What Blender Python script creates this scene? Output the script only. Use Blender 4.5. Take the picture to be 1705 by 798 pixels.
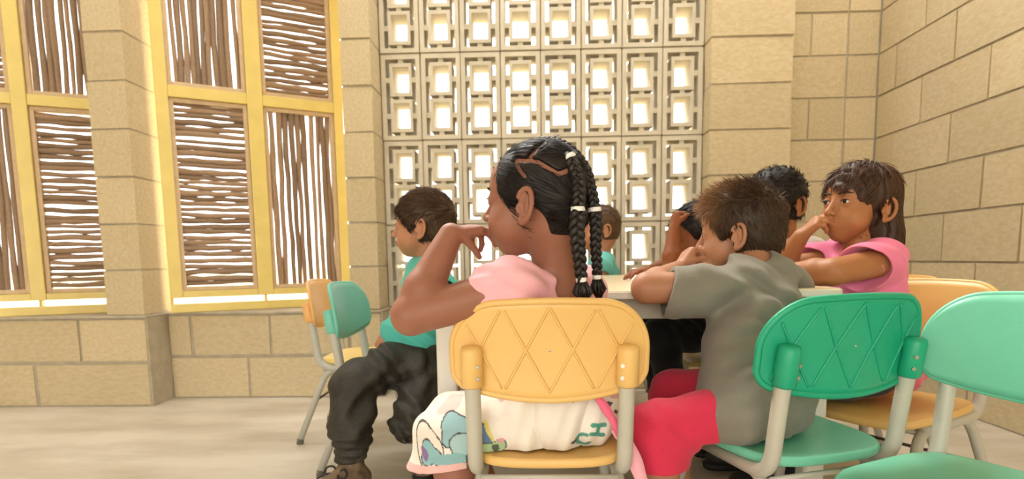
import bpy, bmesh, math, random
import numpy as np
from mathutils import Vector, Matrix, Euler
from math import sin, cos, pi, radians, sqrt, atan2

for o in list(bpy.data.objects):
    bpy.data.objects.remove(o)
SC = bpy.context.scene
COL = SC.collection
random.seed(7)
rng = np.random.default_rng(11)

# ------------------------------------------------------------------ camera
cd = bpy.data.cameras.new('camera')
cam = bpy.data.objects.new('camera', cd)
COL.objects.link(cam)
cd.sensor_fit = 'HORIZONTAL'
cd.sensor_width = 36.0
cd.lens = 975.0 / 1705.0 * 36.0
cd.shift_y = 140.0 / 1705.0
cd.clip_start = 0.02
cam.location = (0, 0, 0.65)
cam.rotation_euler = (Matrix.Rotation(radians(1.88), 3, 'Z') @ Matrix.Rotation(pi / 2 - radians(6.26), 3, 'X')
                      @ Matrix.Rotation(radians(-0.8), 3, 'Z')).to_euler()
SC.camera = cam
cd.dof.use_dof = True
cd.dof.focus_distance = 1.12
cd.dof.aperture_fstop = 4.5

# ------------------------------------------------------------------ daylight
W = bpy.data.worlds.new('World')
SC.world = W
W.use_nodes = True
bg = W.node_tree.nodes['Background']
bg.inputs[0].default_value = (1.0, 0.985, 0.955, 1)
bg.inputs[1].default_value = 2.4

sd = bpy.data.lights.new('sun', 'SUN')
sd.energy = 3.0
sd.angle = radians(30)
sd.color = (1.0, .96, .89)
sun = bpy.data.objects.new('sun', sd)
COL.objects.link(sun)
sun.rotation_euler = Vector((.42, -.72, -1.0)).to_track_quat('-Z', 'Y').to_euler()

SC.view_settings.view_transform = 'Standard'
SC.view_settings.look = 'None'
SC.view_settings.gamma = 1.0
SC.view_settings.use_curve_mapping = False
SC.view_settings.exposure = 1.0

# ------------------------------------------------------------------ helpers
def lin(c):
    if isinstance(c, str):
        c = [int(c[i:i + 2], 16) / 255 for i in (0, 2, 4)]
    return tuple(((v + 0.055) / 1.055) ** 2.4 if v > 0.04045 else v / 12.92 for v in c)

def mat(name, col, rough=0.6, var=0.12, scale=8.0, bump=0.0, bscale=60.0, col2=None, objvar=0.0, metal=0.0,
        spec=0.5, attr=None, stretch=None, sheen=0.0, sss=0.0, thr=(0.3, 0.7)):
    m = bpy.data.materials.new(name)
    m.use_nodes = True
    nt = m.node_tree
    N, L = nt.nodes, nt.links
    b = N['Principled BSDF']
    b.inputs['Roughness'].default_value = rough
    b.inputs['Metallic'].default_value = metal
    b.inputs['Specular IOR Level'].default_value = spec
    if sheen:
        b.inputs['Sheen Weight'].default_value = sheen
    if sss:
        b.inputs['Subsurface Weight'].default_value = sss
        b.inputs['Subsurface Radius'].default_value = (0.012, 0.005, 0.003)
        b.inputs['Subsurface Scale'].default_value = 0.6
    tc = N.new('ShaderNodeTexCoord')
    src = tc.outputs['Object']
    if stretch:
        mp = N.new('ShaderNodeMapping')
        mp.inputs['Scale'].default_value = stretch
        L.new(src, mp.inputs[0])
        src = mp.outputs[0]
    if objvar:
        oi = N.new('ShaderNodeObjectInfo')
        add = N.new('ShaderNodeVectorMath')
        add.operation = 'MULTIPLY_ADD'
        add.inputs[1].default_value = (37, 17, 23)
        L.new(oi.outputs['Random'], add.inputs[0])
        L.new(src, add.inputs[2])
        src = add.outputs[0]
    nz = N.new('ShaderNodeTexNoise')
    nz.inputs['Scale'].default_value = scale
    nz.inputs['Detail'].default_value = 5
    nz.inputs['Roughness'].default_value = 0.6
    L.new(src, nz.inputs['Vector'])
    mr = N.new('ShaderNodeMapRange')
    mr.inputs['From Min'].default_value = thr[0]
    mr.inputs['From Max'].default_value = thr[1]
    L.new(nz.outputs['Fac'], mr.inputs['Value'])
    c1 = lin(col)
    c2 = lin(col2) if col2 else tuple(v * (1 - var) for v in c1)
    mx = N.new('ShaderNodeMix')
    mx.data_type = 'RGBA'
    mx.inputs['A'].default_value = (*c1, 1)
    mx.inputs['B'].default_value = (*c2, 1)
    L.new(mr.outputs[0], mx.inputs['Factor'])
    out = mx.outputs['Result']
    if attr:
        at = N.new('ShaderNodeAttribute')
        at.attribute_name = attr
        mm = N.new('ShaderNodeMix')
        mm.data_type = 'RGBA'
        mm.blend_type = 'MULTIPLY'
        mm.inputs['Factor'].default_value = 1.0
        L.new(out, mm.inputs['A'])
        L.new(at.outputs['Color'], mm.inputs['B'])
        out = mm.outputs['Result']
    if objvar:
        hs = N.new('ShaderNodeHueSaturation')
        m2 = N.new('ShaderNodeMapRange')
        m2.inputs['To Min'].default_value = 1 - objvar
        m2.inputs['To Max'].default_value = 1 + objvar
        L.new(oi.outputs['Random'], m2.inputs['Value'])
        L.new(m2.outputs[0], hs.inputs['Value'])
        L.new(out, hs.inputs['Color'])
        out = hs.outputs[0]
    L.new(out, b.inputs['Base Color'])
    if bump:
        n2 = N.new('ShaderNodeTexNoise')
        n2.inputs['Scale'].default_value = bscale
        n2.inputs['Detail'].default_value = 4
        L.new(src, n2.inputs['Vector'])
        bp = N.new('ShaderNodeBump')
        bp.inputs['Strength'].default_value = bump
        bp.inputs['Distance'].default_value = 0.004
        L.new(n2.outputs['Fac'], bp.inputs['Height'])
        L.new(bp.outputs[0], b.inputs['Normal'])
    return m

class MB:
    """collects vertices and faces; build() links them as one mesh object"""
    def __init__(s):
        s.v, s.f = [], []
    def add(s, v, f):
        n = len(s.v)
        s.v += [tuple(p) for p in v]
        s.f += [tuple(i + n for i in q) for q in f]
    def box(s, x0, x1, y0, y1, z0, z1, M=None):
        v = [Vector((x, y, z)) for x in (x0, x1) for y in (y0, y1) for z in (z0, z1)]
        if M is not None:
            v = [M @ p for p in v]
        s.add(v, [(0, 1, 3, 2), (4, 6, 7, 5), (0, 4, 5, 1), (2, 3, 7, 6), (0, 2, 6, 4), (1, 5, 7, 3)])
    def tube(s, pts, r, n=10, cap=True, flat=1.0):
        pts = [Vector(p) for p in pts]
        k = len(pts)
        rs = r if isinstance(r, (list, tuple, np.ndarray)) else [r] * k
        tan = [(pts[min(i + 1, k - 1)] - pts[max(i - 1, 0)]).normalized() for i in range(k)]
        up = Vector((0, 0, 1)) if abs(tan[0].z) < 0.9 else Vector((1, 0, 0))
        nx = tan[0].cross(up).normalized()
        v = []
        for i in range(k):
            nx = (nx - tan[i] * nx.dot(tan[i])).normalized()
            ny = tan[i].cross(nx)
            for j in range(n):
                a = 2 * pi * j / n
                v.append(pts[i] + rs[i] * (cos(a) * nx + flat * sin(a) * ny))
        f = [(i * n + j, i * n + (j + 1) % n, (i + 1) * n + (j + 1) % n, (i + 1) * n + j)
             for i in range(k - 1) for j in range(n)]
        if cap:
            f.append(tuple(range(n - 1, -1, -1)))
            f.append(tuple(range((k - 1) * n, k * n)))
        s.add(v, f)
    def ball(s, c, r, n=10, m=7):
        c = Vector(c)
        r = Vector(r) if isinstance(r, (tuple, list, Vector)) else Vector((r, r, r))
        v = [c + Vector((0, 0, r.z))]
        for i in range(1, m):
            t = pi * i / m
            for j in range(n):
                a = 2 * pi * j / n
                v.append(c + Vector((r.x * sin(t) * cos(a), r.y * sin(t) * sin(a), r.z * cos(t))))
        v.append(c - Vector((0, 0, r.z)))
        f = [(0, 1 + j, 1 + (j + 1) % n) for j in range(n)]
        for i in range(m - 2):
            for j in range(n):
                f.append((1 + i * n + j, 1 + (i + 1) * n + j, 1 + (i + 1) * n + (j + 1) % n, 1 + i * n + (j + 1) % n))
        e = len(v) - 1
        f += [(e, 1 + (m - 2) * n + (j + 1) % n, 1 + (m - 2) * n + j) for j in range(n)]
        s.add(v, f)
    def mesh(s, name, m=None, smooth=False):
        me = bpy.data.meshes.new(name)
        me.from_pydata(s.v, [], s.f)
        me.update()
        if smooth:
            me.polygons.foreach_set('use_smooth', [True] * len(me.polygons))
        if m:
            me.materials.append(m)
        return me
    def build(s, name, m=None, parent=None, smooth=False, bevel=0.0, seg=2):
        return link(name, s.mesh(name, m, smooth), parent, bevel, seg)

def link(name, me, parent=None, bevel=0.0, seg=2):
    o = bpy.data.objects.new(name, me)
    COL.objects.link(o)
    if parent:
        o.parent = parent
    if bevel:
        b = o.modifiers.new('bevel', 'BEVEL')
        b.width = bevel
        b.segments = seg
        b.limit_method = 'ANGLE'
        b.angle_limit = radians(40)
    return o

def smooth_path(pts, n=6):
    """Catmull-Rom through pts"""
    P = [np.array(p, float) for p in pts]
    P = [2 * P[0] - P[1]] + P + [2 * P[-1] - P[-2]]
    out = []
    for i in range(1, len(P) - 2):
        for k in range(n):
            t = k / n
            a, b, c, d = P[i - 1:i + 3]
            out.append(0.5 * (2 * b + (c - a) * t + (2 * a - 5 * b + 4 * c - d) * t * t + (3 * b - a - 3 * c + d) * t ** 3))
    out.append(P[-2])
    return [Vector(p) for p in out]

def round_path(pts, r, n=5):
    """polyline with its corners rounded by radius r"""
    P = [Vector(p) for p in pts]
    out = [P[0]]
    for i in range(1, len(P) - 1):
        a = (P[i - 1] - P[i])
        b = (P[i + 1] - P[i])
        d = min(r, a.length * .49, b.length * .49)
        p0, p2 = P[i] + a.normalized() * d, P[i] + b.normalized() * d
        for k in range(n + 1):
            t = k / n
            out.append((1 - t) ** 2 * p0 + 2 * t * (1 - t) * P[i] + t * t * p2)
    out.append(P[-1])
    return out

def empty(name, loc=(0, 0, 0), rz=0):
    o = bpy.data.objects.new(name, None)
    COL.objects.link(o)
    o.location = loc
    o.rotation_euler = (0, 0, rz)
    o.empty_display_size = 0.05
    return o

def tag(o, label, cat, group=None):
    o['label'] = label
    o['category'] = cat
    if group:
        o['group'] = group
    return o

def struct(o, label=None):
    o['kind'] = 'structure'
    if label:
        o['label'] = label
    return o

def copy_tree(o, parent=None):
    c = o.copy()
    COL.objects.link(c)
    c.parent = parent
    for ch in o.children:
        copy_tree(ch, c)
    return c

# ------------------------------------------------------------------ materials of the room
M_block = mat('block', 'd7c7a4', .92, .2, 14, .45, 260, objvar=.07, col2='c7b288')
M_mortar = mat('mortar', 'bfb39b', .95, .25, 20, .6, 160)
M_breeze = mat('breeze', 'd6ccb6', .92, .15, 12, .4, 220, objvar=.05)
M_floor = mat('concrete_floor', 'dad1c0', .5, .2, 1.5, .15, 30, col2='b3a68f', thr=(.38, .72), stretch=(1, 2.6, 1))
M_ceil = mat('ceiling_plaster', 'e3dccb', .9, .08, 5)
M_yel = mat('yellow_paint', 'ead27c', .45, .12, 9, .1, 60)
M_batten = mat('pale_wood', 'd8bd98', .75, .18, 30, .2, 120)
M_stick = mat('stick_bark', 'c4a78c', .85, .3, 16, .6, 90, col2='8c7055', objvar=.25, stretch=(1, 1, 6))
M_ground = mat('dry_ground', 'd8c8a4', .95, .2, 1.5)
# ------------------------------------------------------------------ room shell
CH = 0.2045                                     # one course
floor_mb = MB()
floor_mb.box(-3.4, 2.1, -3.2, 3.4, -.12, 0)
struct(floor_mb.build('floor', M_floor), 'worn pale concrete floor')
g = MB()
g.box(-60, 60, -40, 80, -.4, -.13)
struct(g.build('ground', M_ground), 'dry ground outside the room')
c = MB()
c.box(-3.4, 2.1, -3.2, 1.9, 2.75, 2.9)  # unseen slab, stopped short of the front wall to let daylight in
struct(c.build('ceiling', M_ceil), 'plain pale unseen ceiling, cut short near the front wall to admit light')

def unit_block(seed):
    """a slightly worn rounded block of size 1, sized by object scale"""
    bm = bmesh.new()
    bmesh.ops.create_cube(bm, size=1)
    r = random.Random(seed)
    for v in bm.verts:
        v.co += Vector([r.uniform(-.008, .008) for _ in range(3)])
    me = bpy.data.meshes.new('block')
    bm.to_mesh(me)
    bm.free()
    me.materials.append(M_block)
    return me
BL = [unit_block(i) for i in range(5)]

def block(parent, M, u0, u1, z0, z1, depth=.1, proud=0.0, gap=.010):
    """block on a wall frame M: local x along the wall, local y out of the room, local z up"""
    o = bpy.data.objects.new('block', random.choice(BL))
    COL.objects.link(o)
    o.parent = parent
    pr = proud + random.uniform(-.002, .002)
    o.matrix_local = M @ Matrix.Translation(((u0 + u1) / 2, depth / 2 + pr, (z0 + z1) / 2)) @ \
        Matrix.Diagonal((u1 - u0 - gap, depth, z1 - z0 - gap, 1))
    b = o.modifiers.new('bevel', 'BEVEL')
    b.width = .005
    b.segments = 2
    return o

def frame(P, ang):
    """wall frame at ground point P, running along direction ang (radians)"""
    return Matrix.Translation((P[0], P[1], 0)) @ Matrix.Rotation(ang, 4, 'Z')

def wall(name, M, L, z0, z1, thick, label):
    b = MB()
    b.box(0, L, .007, thick, z0, z1, M)
    return struct(b.build(name, M_mortar), label)

def courses(w, M, rows, z0=0.0, ch=CH, gap=.010):
    """rows: list of joint positions lists, one per course"""
    for i, js in enumerate(rows):
        for a, b in zip(js[:-1], js[1:]):
            block(w, M, a, b, z0 + i * ch, z0 + (i + 1) * ch, gap=gap)

# right wall: runs towards the camera from the corner
YC = 3.09
Mr = frame((1.74, YC), -pi / 2)
wr = wall('wall_right', Mr, 6.1, 0, 2.75, .16, 'right wall of large tan concrete blocks')
rows = []
for i in range(13):
    ph = .145 if i % 2 == 1 else .34
    js = [0.0]
    if ph > .2:
        pass
    x = ph
    while x < 6.1:
        js.append(x)
        x += .393
    rows.append(js)
courses(wr, Mr, rows)

# recess between the right pier and the corner
Mc = frame((1.2, YC), 0)
wc = wall('wall_front', Mc, .7, 0, 2.75, .16, 'narrow tan block wall in the corner')
rows = []
for i in range(13):
    rows.append([.0, .205, .385, .54] if i % 2 == 0 else [.0, .385, .54])
courses(wc, Mc, rows)

# right pier, one block per course
def pier(name, x0, x1, y0, y1, z0, n, label):
    b = MB()
    b.box(x0 + .007, x1 - .007, y0 + .007, y1, z0, z0 + n * CH)
    w = struct(b.build(name, M_mortar), label)
    I = Matrix.Translation((0, y0, 0))
    for i in range(n):
        block(w, I, x0, x1, z0 + i * CH, z0 + (i + 1) * CH, y1 - y0 + .004, gap=.009)
    return w
pier('wall_pier_right', .826, 1.20, 2.80, 3.25, 0, 13, 'tan block pier right of the breeze-block screen')
pier('wall_pier_middle', -.855, -.709, 2.74, 3.25, 2 * CH + .012, 11, 'narrow block pier between the window and the breeze-block screen')
pier('wall_pier_left', -1.92, -1.74, 2.58, 2.80, 2 * CH + .012, 11, 'block pier between the two stick-panel windows')

# low walls under the windows
Ml = frame((-3.35, 2.58), 0)
wl = wall('wall_left', Ml, 1.61, 0, 2 * CH, .35, 'low block wall under the left window')
courses(wl, Ml, [[.0, .27, .665, 1.07, 1.61], [.08, .485, .89, 1.295, 1.61]], gap=.017)
for o in wl.children:
    pass
# the return face of the step, two stacked ends
for i in range(2):
    block(wl, frame((-1.7425, 2.59), pi / 2), .0, .19, i * CH, (i + 1) * CH, .05)
Mm = frame((-1.745, 2.74), 0)
wm = wall('wall_left_recess', Mm, 1.04, 0, 2 * CH, .5, 'low block wall under the right window')
courses(wm, Mm, [[.0, .385, .79, 1.038], [.0, .115, .50, .88, 1.038]], gap=.017)
# cement ledges on top of the low walls
for nm, (x0, x1, y0, y1) in (('trim_1', (-3.35, -1.738, 2.574, 2.95)), ('trim_2', (-1.738, -.703, 2.734, 3.25))):
    b = MB()
    b.box(x0, x1, y0, y1, 2 * CH, 2 * CH + .012)
    struct(b.build(nm, M_mortar, bevel=.004), 'cement ledge on the low wall')

# unseen rear wall, added to limit light from behind; wide opening at left
b = MB()
b.box(1.2, 2.1, -3.3, -3.15, 0, 2.75)
b.box(-3.4, 1.2, -3.3, -3.15, 2.45, 2.75)
struct(b.build('wall_rear_added', M_mortar), 'plain unseen rear wall with a wide opening, added to limit rear light')

# ------------------------------------------------------------------ breeze-block screen
def breeze_mesh():
    w, h, d = .186, .396, .13
    b = MB()
    xs = dict(f=.020, s=.040, r=.056)
    def bx(x0, x1, z0, z1, y0=0.0):
        b.box(x0 - w / 2, x1 - w / 2, y0, d, z0, z1)
    f = .020
    bx(0, f, 0, h); bx(w - f, w, 0, h)
    bx(f, w - f, 0, f); bx(f, w - f, h - f, h)
    for z0 in (.038, .2055):
        z1 = z0 + .1525
        bx(.040, .055, z0, z1, .003); bx(w - .055, w - .040, z0, z1, .003)
        bx(.055, w - .055, z0, z0 + .017, .003); bx(.055, w - .055, z1 - .017, z1, .003)
        zc = (z0 + z1) / 2
        bx(f, .040, zc - .012, zc + .012, .008); bx(w - .040, w - f, zc - .012, zc + .012, .008)
    for z0, z1 in ((f, .038), (.1905, .2055), (.358, h - f)):
        bx(w / 2 - .012, w / 2 + .012, z0, z1, .008)
    return b.mesh('breeze_block', M_breeze)
bme = breeze_mesh()
X0, PW, Y0 = -.709, .1918, 2.90
sc = MB()
# mortar grid that the blocks sit in: rails and stiles
RZ = [.409 + .012 + i * .404 for i in range(6)]
for z in RZ:
    sc.box(X0, .83, Y0 + .010, Y0 + .12, z - .005, z + .005)
for i in range(9):
    x = X0 + i * PW
    sc.box(x - .003, x + .003, Y0 + .010, Y0 + .12, RZ[0], RZ[-1])
screen = struct(sc.build('wall_screen', M_mortar), 'screen of pale concrete breeze blocks with square holes')
for r in range(5):
    for i in range(8):
        o = link('breeze_block', bme, screen)
        o.location = (X0 + (i + .5) * PW, Y0 + random.uniform(-.002, .002), RZ[r] + .004)
        o.rotation_euler = (0, random.uniform(-.006, .006), 0)
Ms = frame((-.709, 2.88), 0)
ws = wall('wall_screen_base', Ms, 1.54, 0, 2 * CH + .006, .2, 'low block wall under the breeze-block screen')
courses(ws, Ms, [[0, .2, .59, .98, 1.37, 1.54], [0, .39, .78, 1.17, 1.54]])
b = MB()
b.box(-.709, .83, Y0, Y0 + .15, RZ[-1], 2.75)
struct(b.build('wall_screen_top', M_mortar), 'plain lintel above the breeze-block screen')
b = MB()
b.box(-3.4, -3.28, -3.2, 2.95, 0, 2.75)
struct(b.build('wall_side', M_mortar), 'plain far left side wall')

# ------------------------------------------------------------------ stick-panel windows
def stick_mesh(seed):
    """irregular branch along local z, length 1, radius about 1 in x and y"""
    r = random.Random(seed)
    k, n = 9, 7
    bx, by = r.uniform(-.25, .25), r.uniform(-.2, .2)
    fx, fy = r.uniform(2, 6), r.uniform(2, 6)
    v, f = [], []
    for i in range(k):
        t = i / (k - 1)
        cx = bx * sin(pi * t) + .35 * sin(fx * t * pi + seed) * .5
        cy = by * sin(pi * t) + .3 * sin(fy * t * pi + 2 * seed) * .5
        rad = 1.12 - .25 * t + r.uniform(-.1, .1)
        for j in range(n):
            a = 2 * pi * j / n
            q = rad * (1 + r.uniform(-.07, .07))
            v.append((cx + q * cos(a), cy + q * sin(a), t - .5))
    for i in range(k - 1):
        for j in range(n):
            f.append((i * n + j, i * n + (j + 1) % n, (i + 1) * n + (j + 1) % n, (i + 1) * n + j))
    f.append(tuple(range(n - 1, -1, -1)))
    f.append(tuple(range((k - 1) * n, k * n)))
    me = bpy.data.meshes.new('stick')
    me.from_pydata(v, [], f)
    me.polygons.foreach_set('use_smooth', [True] * len(f))
    me.materials.append(M_stick)
    return me
STK = [stick_mesh(i) for i in range(8)]

def stick_panel(win, M, u0, u1, z0, z1, vertical):
    """batten frame around a panel of sticks"""
    b = MB()
    t = .019
    b.box(u0, u0 + t, -.004, .034, z0, z1, M)
    b.box(u1 - t, u1, -.004, .034, z0, z1, M)
    b.box(u0 + t, u1 - t, -.004, .034, z0, z0 + t, M)
    b.box(u0 + t, u1 - t, -.004, .034, z1 - t, z1, M)
    p = b.build('panel_frame', M_batten, win, bevel=.002)
    a0, a1, ln = (u0 + t, u1 - t, z1 - z0 - 2 * t) if vertical else (z0 + t, z1 - t, u1 - u0 - 2 * t)
    pos = a0 + .004
    while pos < a1 - .006:
        rad = random.uniform(.0095, .0150)
        if pos + 2 * rad > a1:
            rad = max(.006, (a1 - pos) / 2)
        cpos = pos + rad
        o = bpy.data.objects.new('stick', random.choice(STK))
        COL.objects.link(o)
        o.parent = p
        tilt = random.uniform(-.012, .012)
        S = Matrix.Diagonal((rad, rad, (ln + .024) * random.choice((1, 1, -1)), 1))
        S[2][2] = abs(S[2][2])
        flip = Matrix.Rotation(random.choice((0, pi)), 4, 'X')
        spin = Matrix.Rotation(random.uniform(0, 6.28), 4, 'Z')
        yo = .016 + random.uniform(-.004, .006)
        if vertical:
            o.matrix_local = M @ Matrix.Translation((cpos, yo, (z0 + z1) / 2)) @ Matrix.Rotation(tilt, 4, 'Y') @ flip @ S @ spin
        else:
            o.matrix_local = M @ Matrix.Translation(((u0 + u1) / 2, yo, cpos)) @ Matrix.Rotation(pi / 2 + tilt * 1.3, 4, 'Y') @ flip @ S @ spin
        pos = cpos + rad + max(0.0002, random.gauss(.0014, .0036))

def window(name, M, us, zm, pattern, label):
    """us: u positions (outer start, panel start, panel end, panel start, panel end, outer end)"""
    a, p0, p1, q0, q1, e = us
    root = struct(MB_frame(M, a, p0, p1, q0, q1, e, zm).build(name, M_yel, bevel=.003), label)
    zs = [(.522, zm[0]), (zm[1], 2.36)]
    for (lo, hi), pr in zip(zs, pattern):
        for (x0, x1), vert in zip(((p0, p1), (q0, q1)), pr):
            stick_panel(root, M, x0 + .001, x1 - .001, lo + .001, hi - .001, vert)
    return root

def MB_frame(M, a, p0, p1, q0, q1, e, zm):
    b = MB()
    d0, d1 = -.02, .05
    for x0, x1 in ((a, p0), (p1, q0), (q1, e)):
        b.box(x0, x1, d0, d1, .49, 2.42, M)
    for x0, x1 in ((p0, p1), (q0, q1)):
        b.box(x0, x1, d0 + .004, d1, .49, .522, M)
        b.box(x0, x1, d0 + .004, d1, zm[0], zm[1], M)
        b.box(x0, x1, d0 + .004, d1, 2.36, 2.42, M)
    b.box(a, e, d0 - .006, d1, .4215, .462, M)
    for x in (a, (p1 + q0) / 2 - .006, e - .02):
        b.box(x, x + .012, d0 + .02, d1, .46, .495, M)
    return b
window('window_1', frame((-2.45, 2.58), radians(26)), (-.24, -.185, .150, .207, .545, .60), (1.372, 1.42),
       ((True, False), (False, True)), 'left yellow window frame with panels of sticks')
window('window_2', frame((-1.69, 2.70), radians(30)), (-.004, .048, .378, .448, .786, .832), (1.41, 1.462),
       ((False, True), (True, False)), 'yellow window frame with four panels of sticks between the piers')
# lintel over the windows
b = MB()
b.box(-3.3, -.705, 2.6, 3.25, 2.43, 2.75)
struct(b.build('wall_lintel', M_mortar), 'plain lintel above the windows')
# ------------------------------------------------------------------ furniture
M_steel = mat('grey_enamel_tube', 'bdb9aa', .42, .06, 12, spec=.5)
M_rod = mat('dark_rod', '4a4438', .5, .1, 12)
M_cap = mat('rubber_foot', '6a6557', .8, .1, 12)
M_screw = mat('screw', 'c8c4b8', .3, .05, 12, metal=.9)
M_hole = mat('screw_socket', '3a352c', .6, .05, 12)

def plastic(name, c, c2=None):
    return mat(name, c, .38, .06, 6, .06, 220, col2=c2, spec=.45)
P_yel = plastic('yellow_plastic', 'e6bd74', 'e1b66c')
P_orange = plastic('orange_plastic', 'e9b673', 'e4ae69')
P_pale_yel = plastic('pale_yellow_plastic', 'f1d383', 'edcd7c')
P_green_shade = plastic('green_plastic_shade', '1fa37c', '1a9c75')  # deeper than the seat: shade on the backrest put into its colour
P_mint = plastic('mint_plastic', '74c6a8', '6dbfa1')
P_teal = plastic('teal_plastic', '78c4b0', '70bca8')

BW, BT, BB = .166, .582, .412                   # backrest half width, top, bottom
def b_top(x):
    a, R = abs(x), .075
    d = max(0, a - (BW - R))
    return BT - .010 * (a / BW) ** 2 - (R - sqrt(max(0, R * R - d * d)))
def b_bot(x):
    a, R = abs(x), .024
    d = max(0, a - (BW - R))
    return BB + .026 * (a / BW) ** 2 + (R - sqrt(max(0, R * R - d * d)))
def b_y(x, z):
    """front surface of the shell, curved round the sitter and raked back"""
    return -.158 + .028 * (x / BW) ** 2 - .16 * (z - .45) - .9 * (z - .50) ** 2

def make_backrest(pm, parent):
    nx, nz, th = 36, 12, .010
    xs = [BW * (1 - abs(1 - 2 * i / nx) ** 1.0) - BW if i <= nx / 2 else BW - BW * (1 - abs(1 - 2 * i / nx)) for i in range(nx + 1)]
    xs = [BW * sin(pi / 2 * (2 * i / nx - 1)) for i in range(nx + 1)]
    v, f = [], []
    for s in (0, 1):
        for x in xs:
            t, b = b_top(x), b_bot(x)
            for k in range(nz + 1):
                z = b + (t - b) * k / nz
                v.append((x, b_y(x, z) - s * th, z))
    n1 = (nx + 1) * (nz + 1)
    I = lambda s, i, k: s * n1 + i * (nz + 1) + k
    for i in range(nx):
        for k in range(nz):
            f.append((I(0, i, k), I(0, i, k + 1), I(0, i + 1, k + 1), I(0, i + 1, k)))
            f.append((I(1, i, k), I(1, i + 1, k), I(1, i + 1, k + 1), I(1, i, k + 1)))
        f.append((I(0, i, 0), I(0, i + 1, 0), I(1, i + 1, 0), I(1, i, 0)))
        f.append((I(0, i, nz), I(1, i, nz), I(1, i + 1, nz), I(0, i + 1, nz)))
    for k in range(nz):
        f.append((I(0, 0, k), I(1, 0, k), I(1, 0, k + 1), I(0, 0, k + 1)))
        f.append((I(0, nx, k), I(0, nx, k + 1), I(1, nx, k + 1), I(1, nx, k)))
    m = MB()
    m.add(v, f)
    back = m.build('backrest', pm, parent, smooth=True)
    # rolled rim
    m = MB()
    loop = [(x, b_top(x)) for x in xs] + [(x, b_bot(x)) for x in reversed(xs)]
    pts = [Vector((x, b_y(x, z) - th * .62, z)) for x, z in loop]
    pts.append(pts[0])
    m.tube(pts, .0062, 8, cap=False)
    m.build('rim', pm, back, smooth=True)
    # lattice of raised ribs on the rear face
    zt, zb = .572, .425
    lines = []
    for k in range(-2, 3):
        lines.append(((k * .078, zt), ((k + 1) * .078, zb)))
        lines.append(((k * .078, zt), ((k - 1) * .078, zb)))
    for (xa, za), (xb, zb_) in lines:
        pts = []
        for i in range(25):
            t = i / 24
            x, z = xa + (xb - xa) * t, za + (zb_ - za) * t
            if abs(x) < .152 and b_bot(x) + .010 < z < b_top(x) - .008:
                pts.append((x, b_y(x, z) - th - .0004, z))
        if len(pts) > 4:
            m = MB()
            m.tube(pts, .0024, 6)
            m.build('rib', pm, back, smooth=True)
    m = MB()
    m.ball((0, b_y(0, .498) - th, .498), (.0024, .0012, .0024), 8, 6)
    m.build('moulding_mark', M_screw, back, smooth=True)
    # sleeves that hold the posts, each with two screws
    for s in (-1, 1):
        m = MB()
        x = s * .131
        prof = [(.436, .0165), (.440, .0192), (.498, .0184), (.5045, .0160), (.507, .007)]
        m.tube([(x, -.166 - .16 * (z - .45), z) for z, _ in prof], [r for _, r in prof], 18)
        sl = m.build('sleeve', pm, back, smooth=True, bevel=0)
        for z in (.452, .473):
            m = MB()
            y = -.166 - .16 * (z - .45)
            xo = x - s * .0100
            m.tube([(xo, y - .0135, z), (xo - s * .0012, y - .0172, z)], .0036, 10)
            m.tube([(xo - s * .001, y - .0165, z), (xo - s * .0012, y - .0178, z)], .0017, 8)
            m.build('screw', M_screw, back, smooth=False)
    return back

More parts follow.
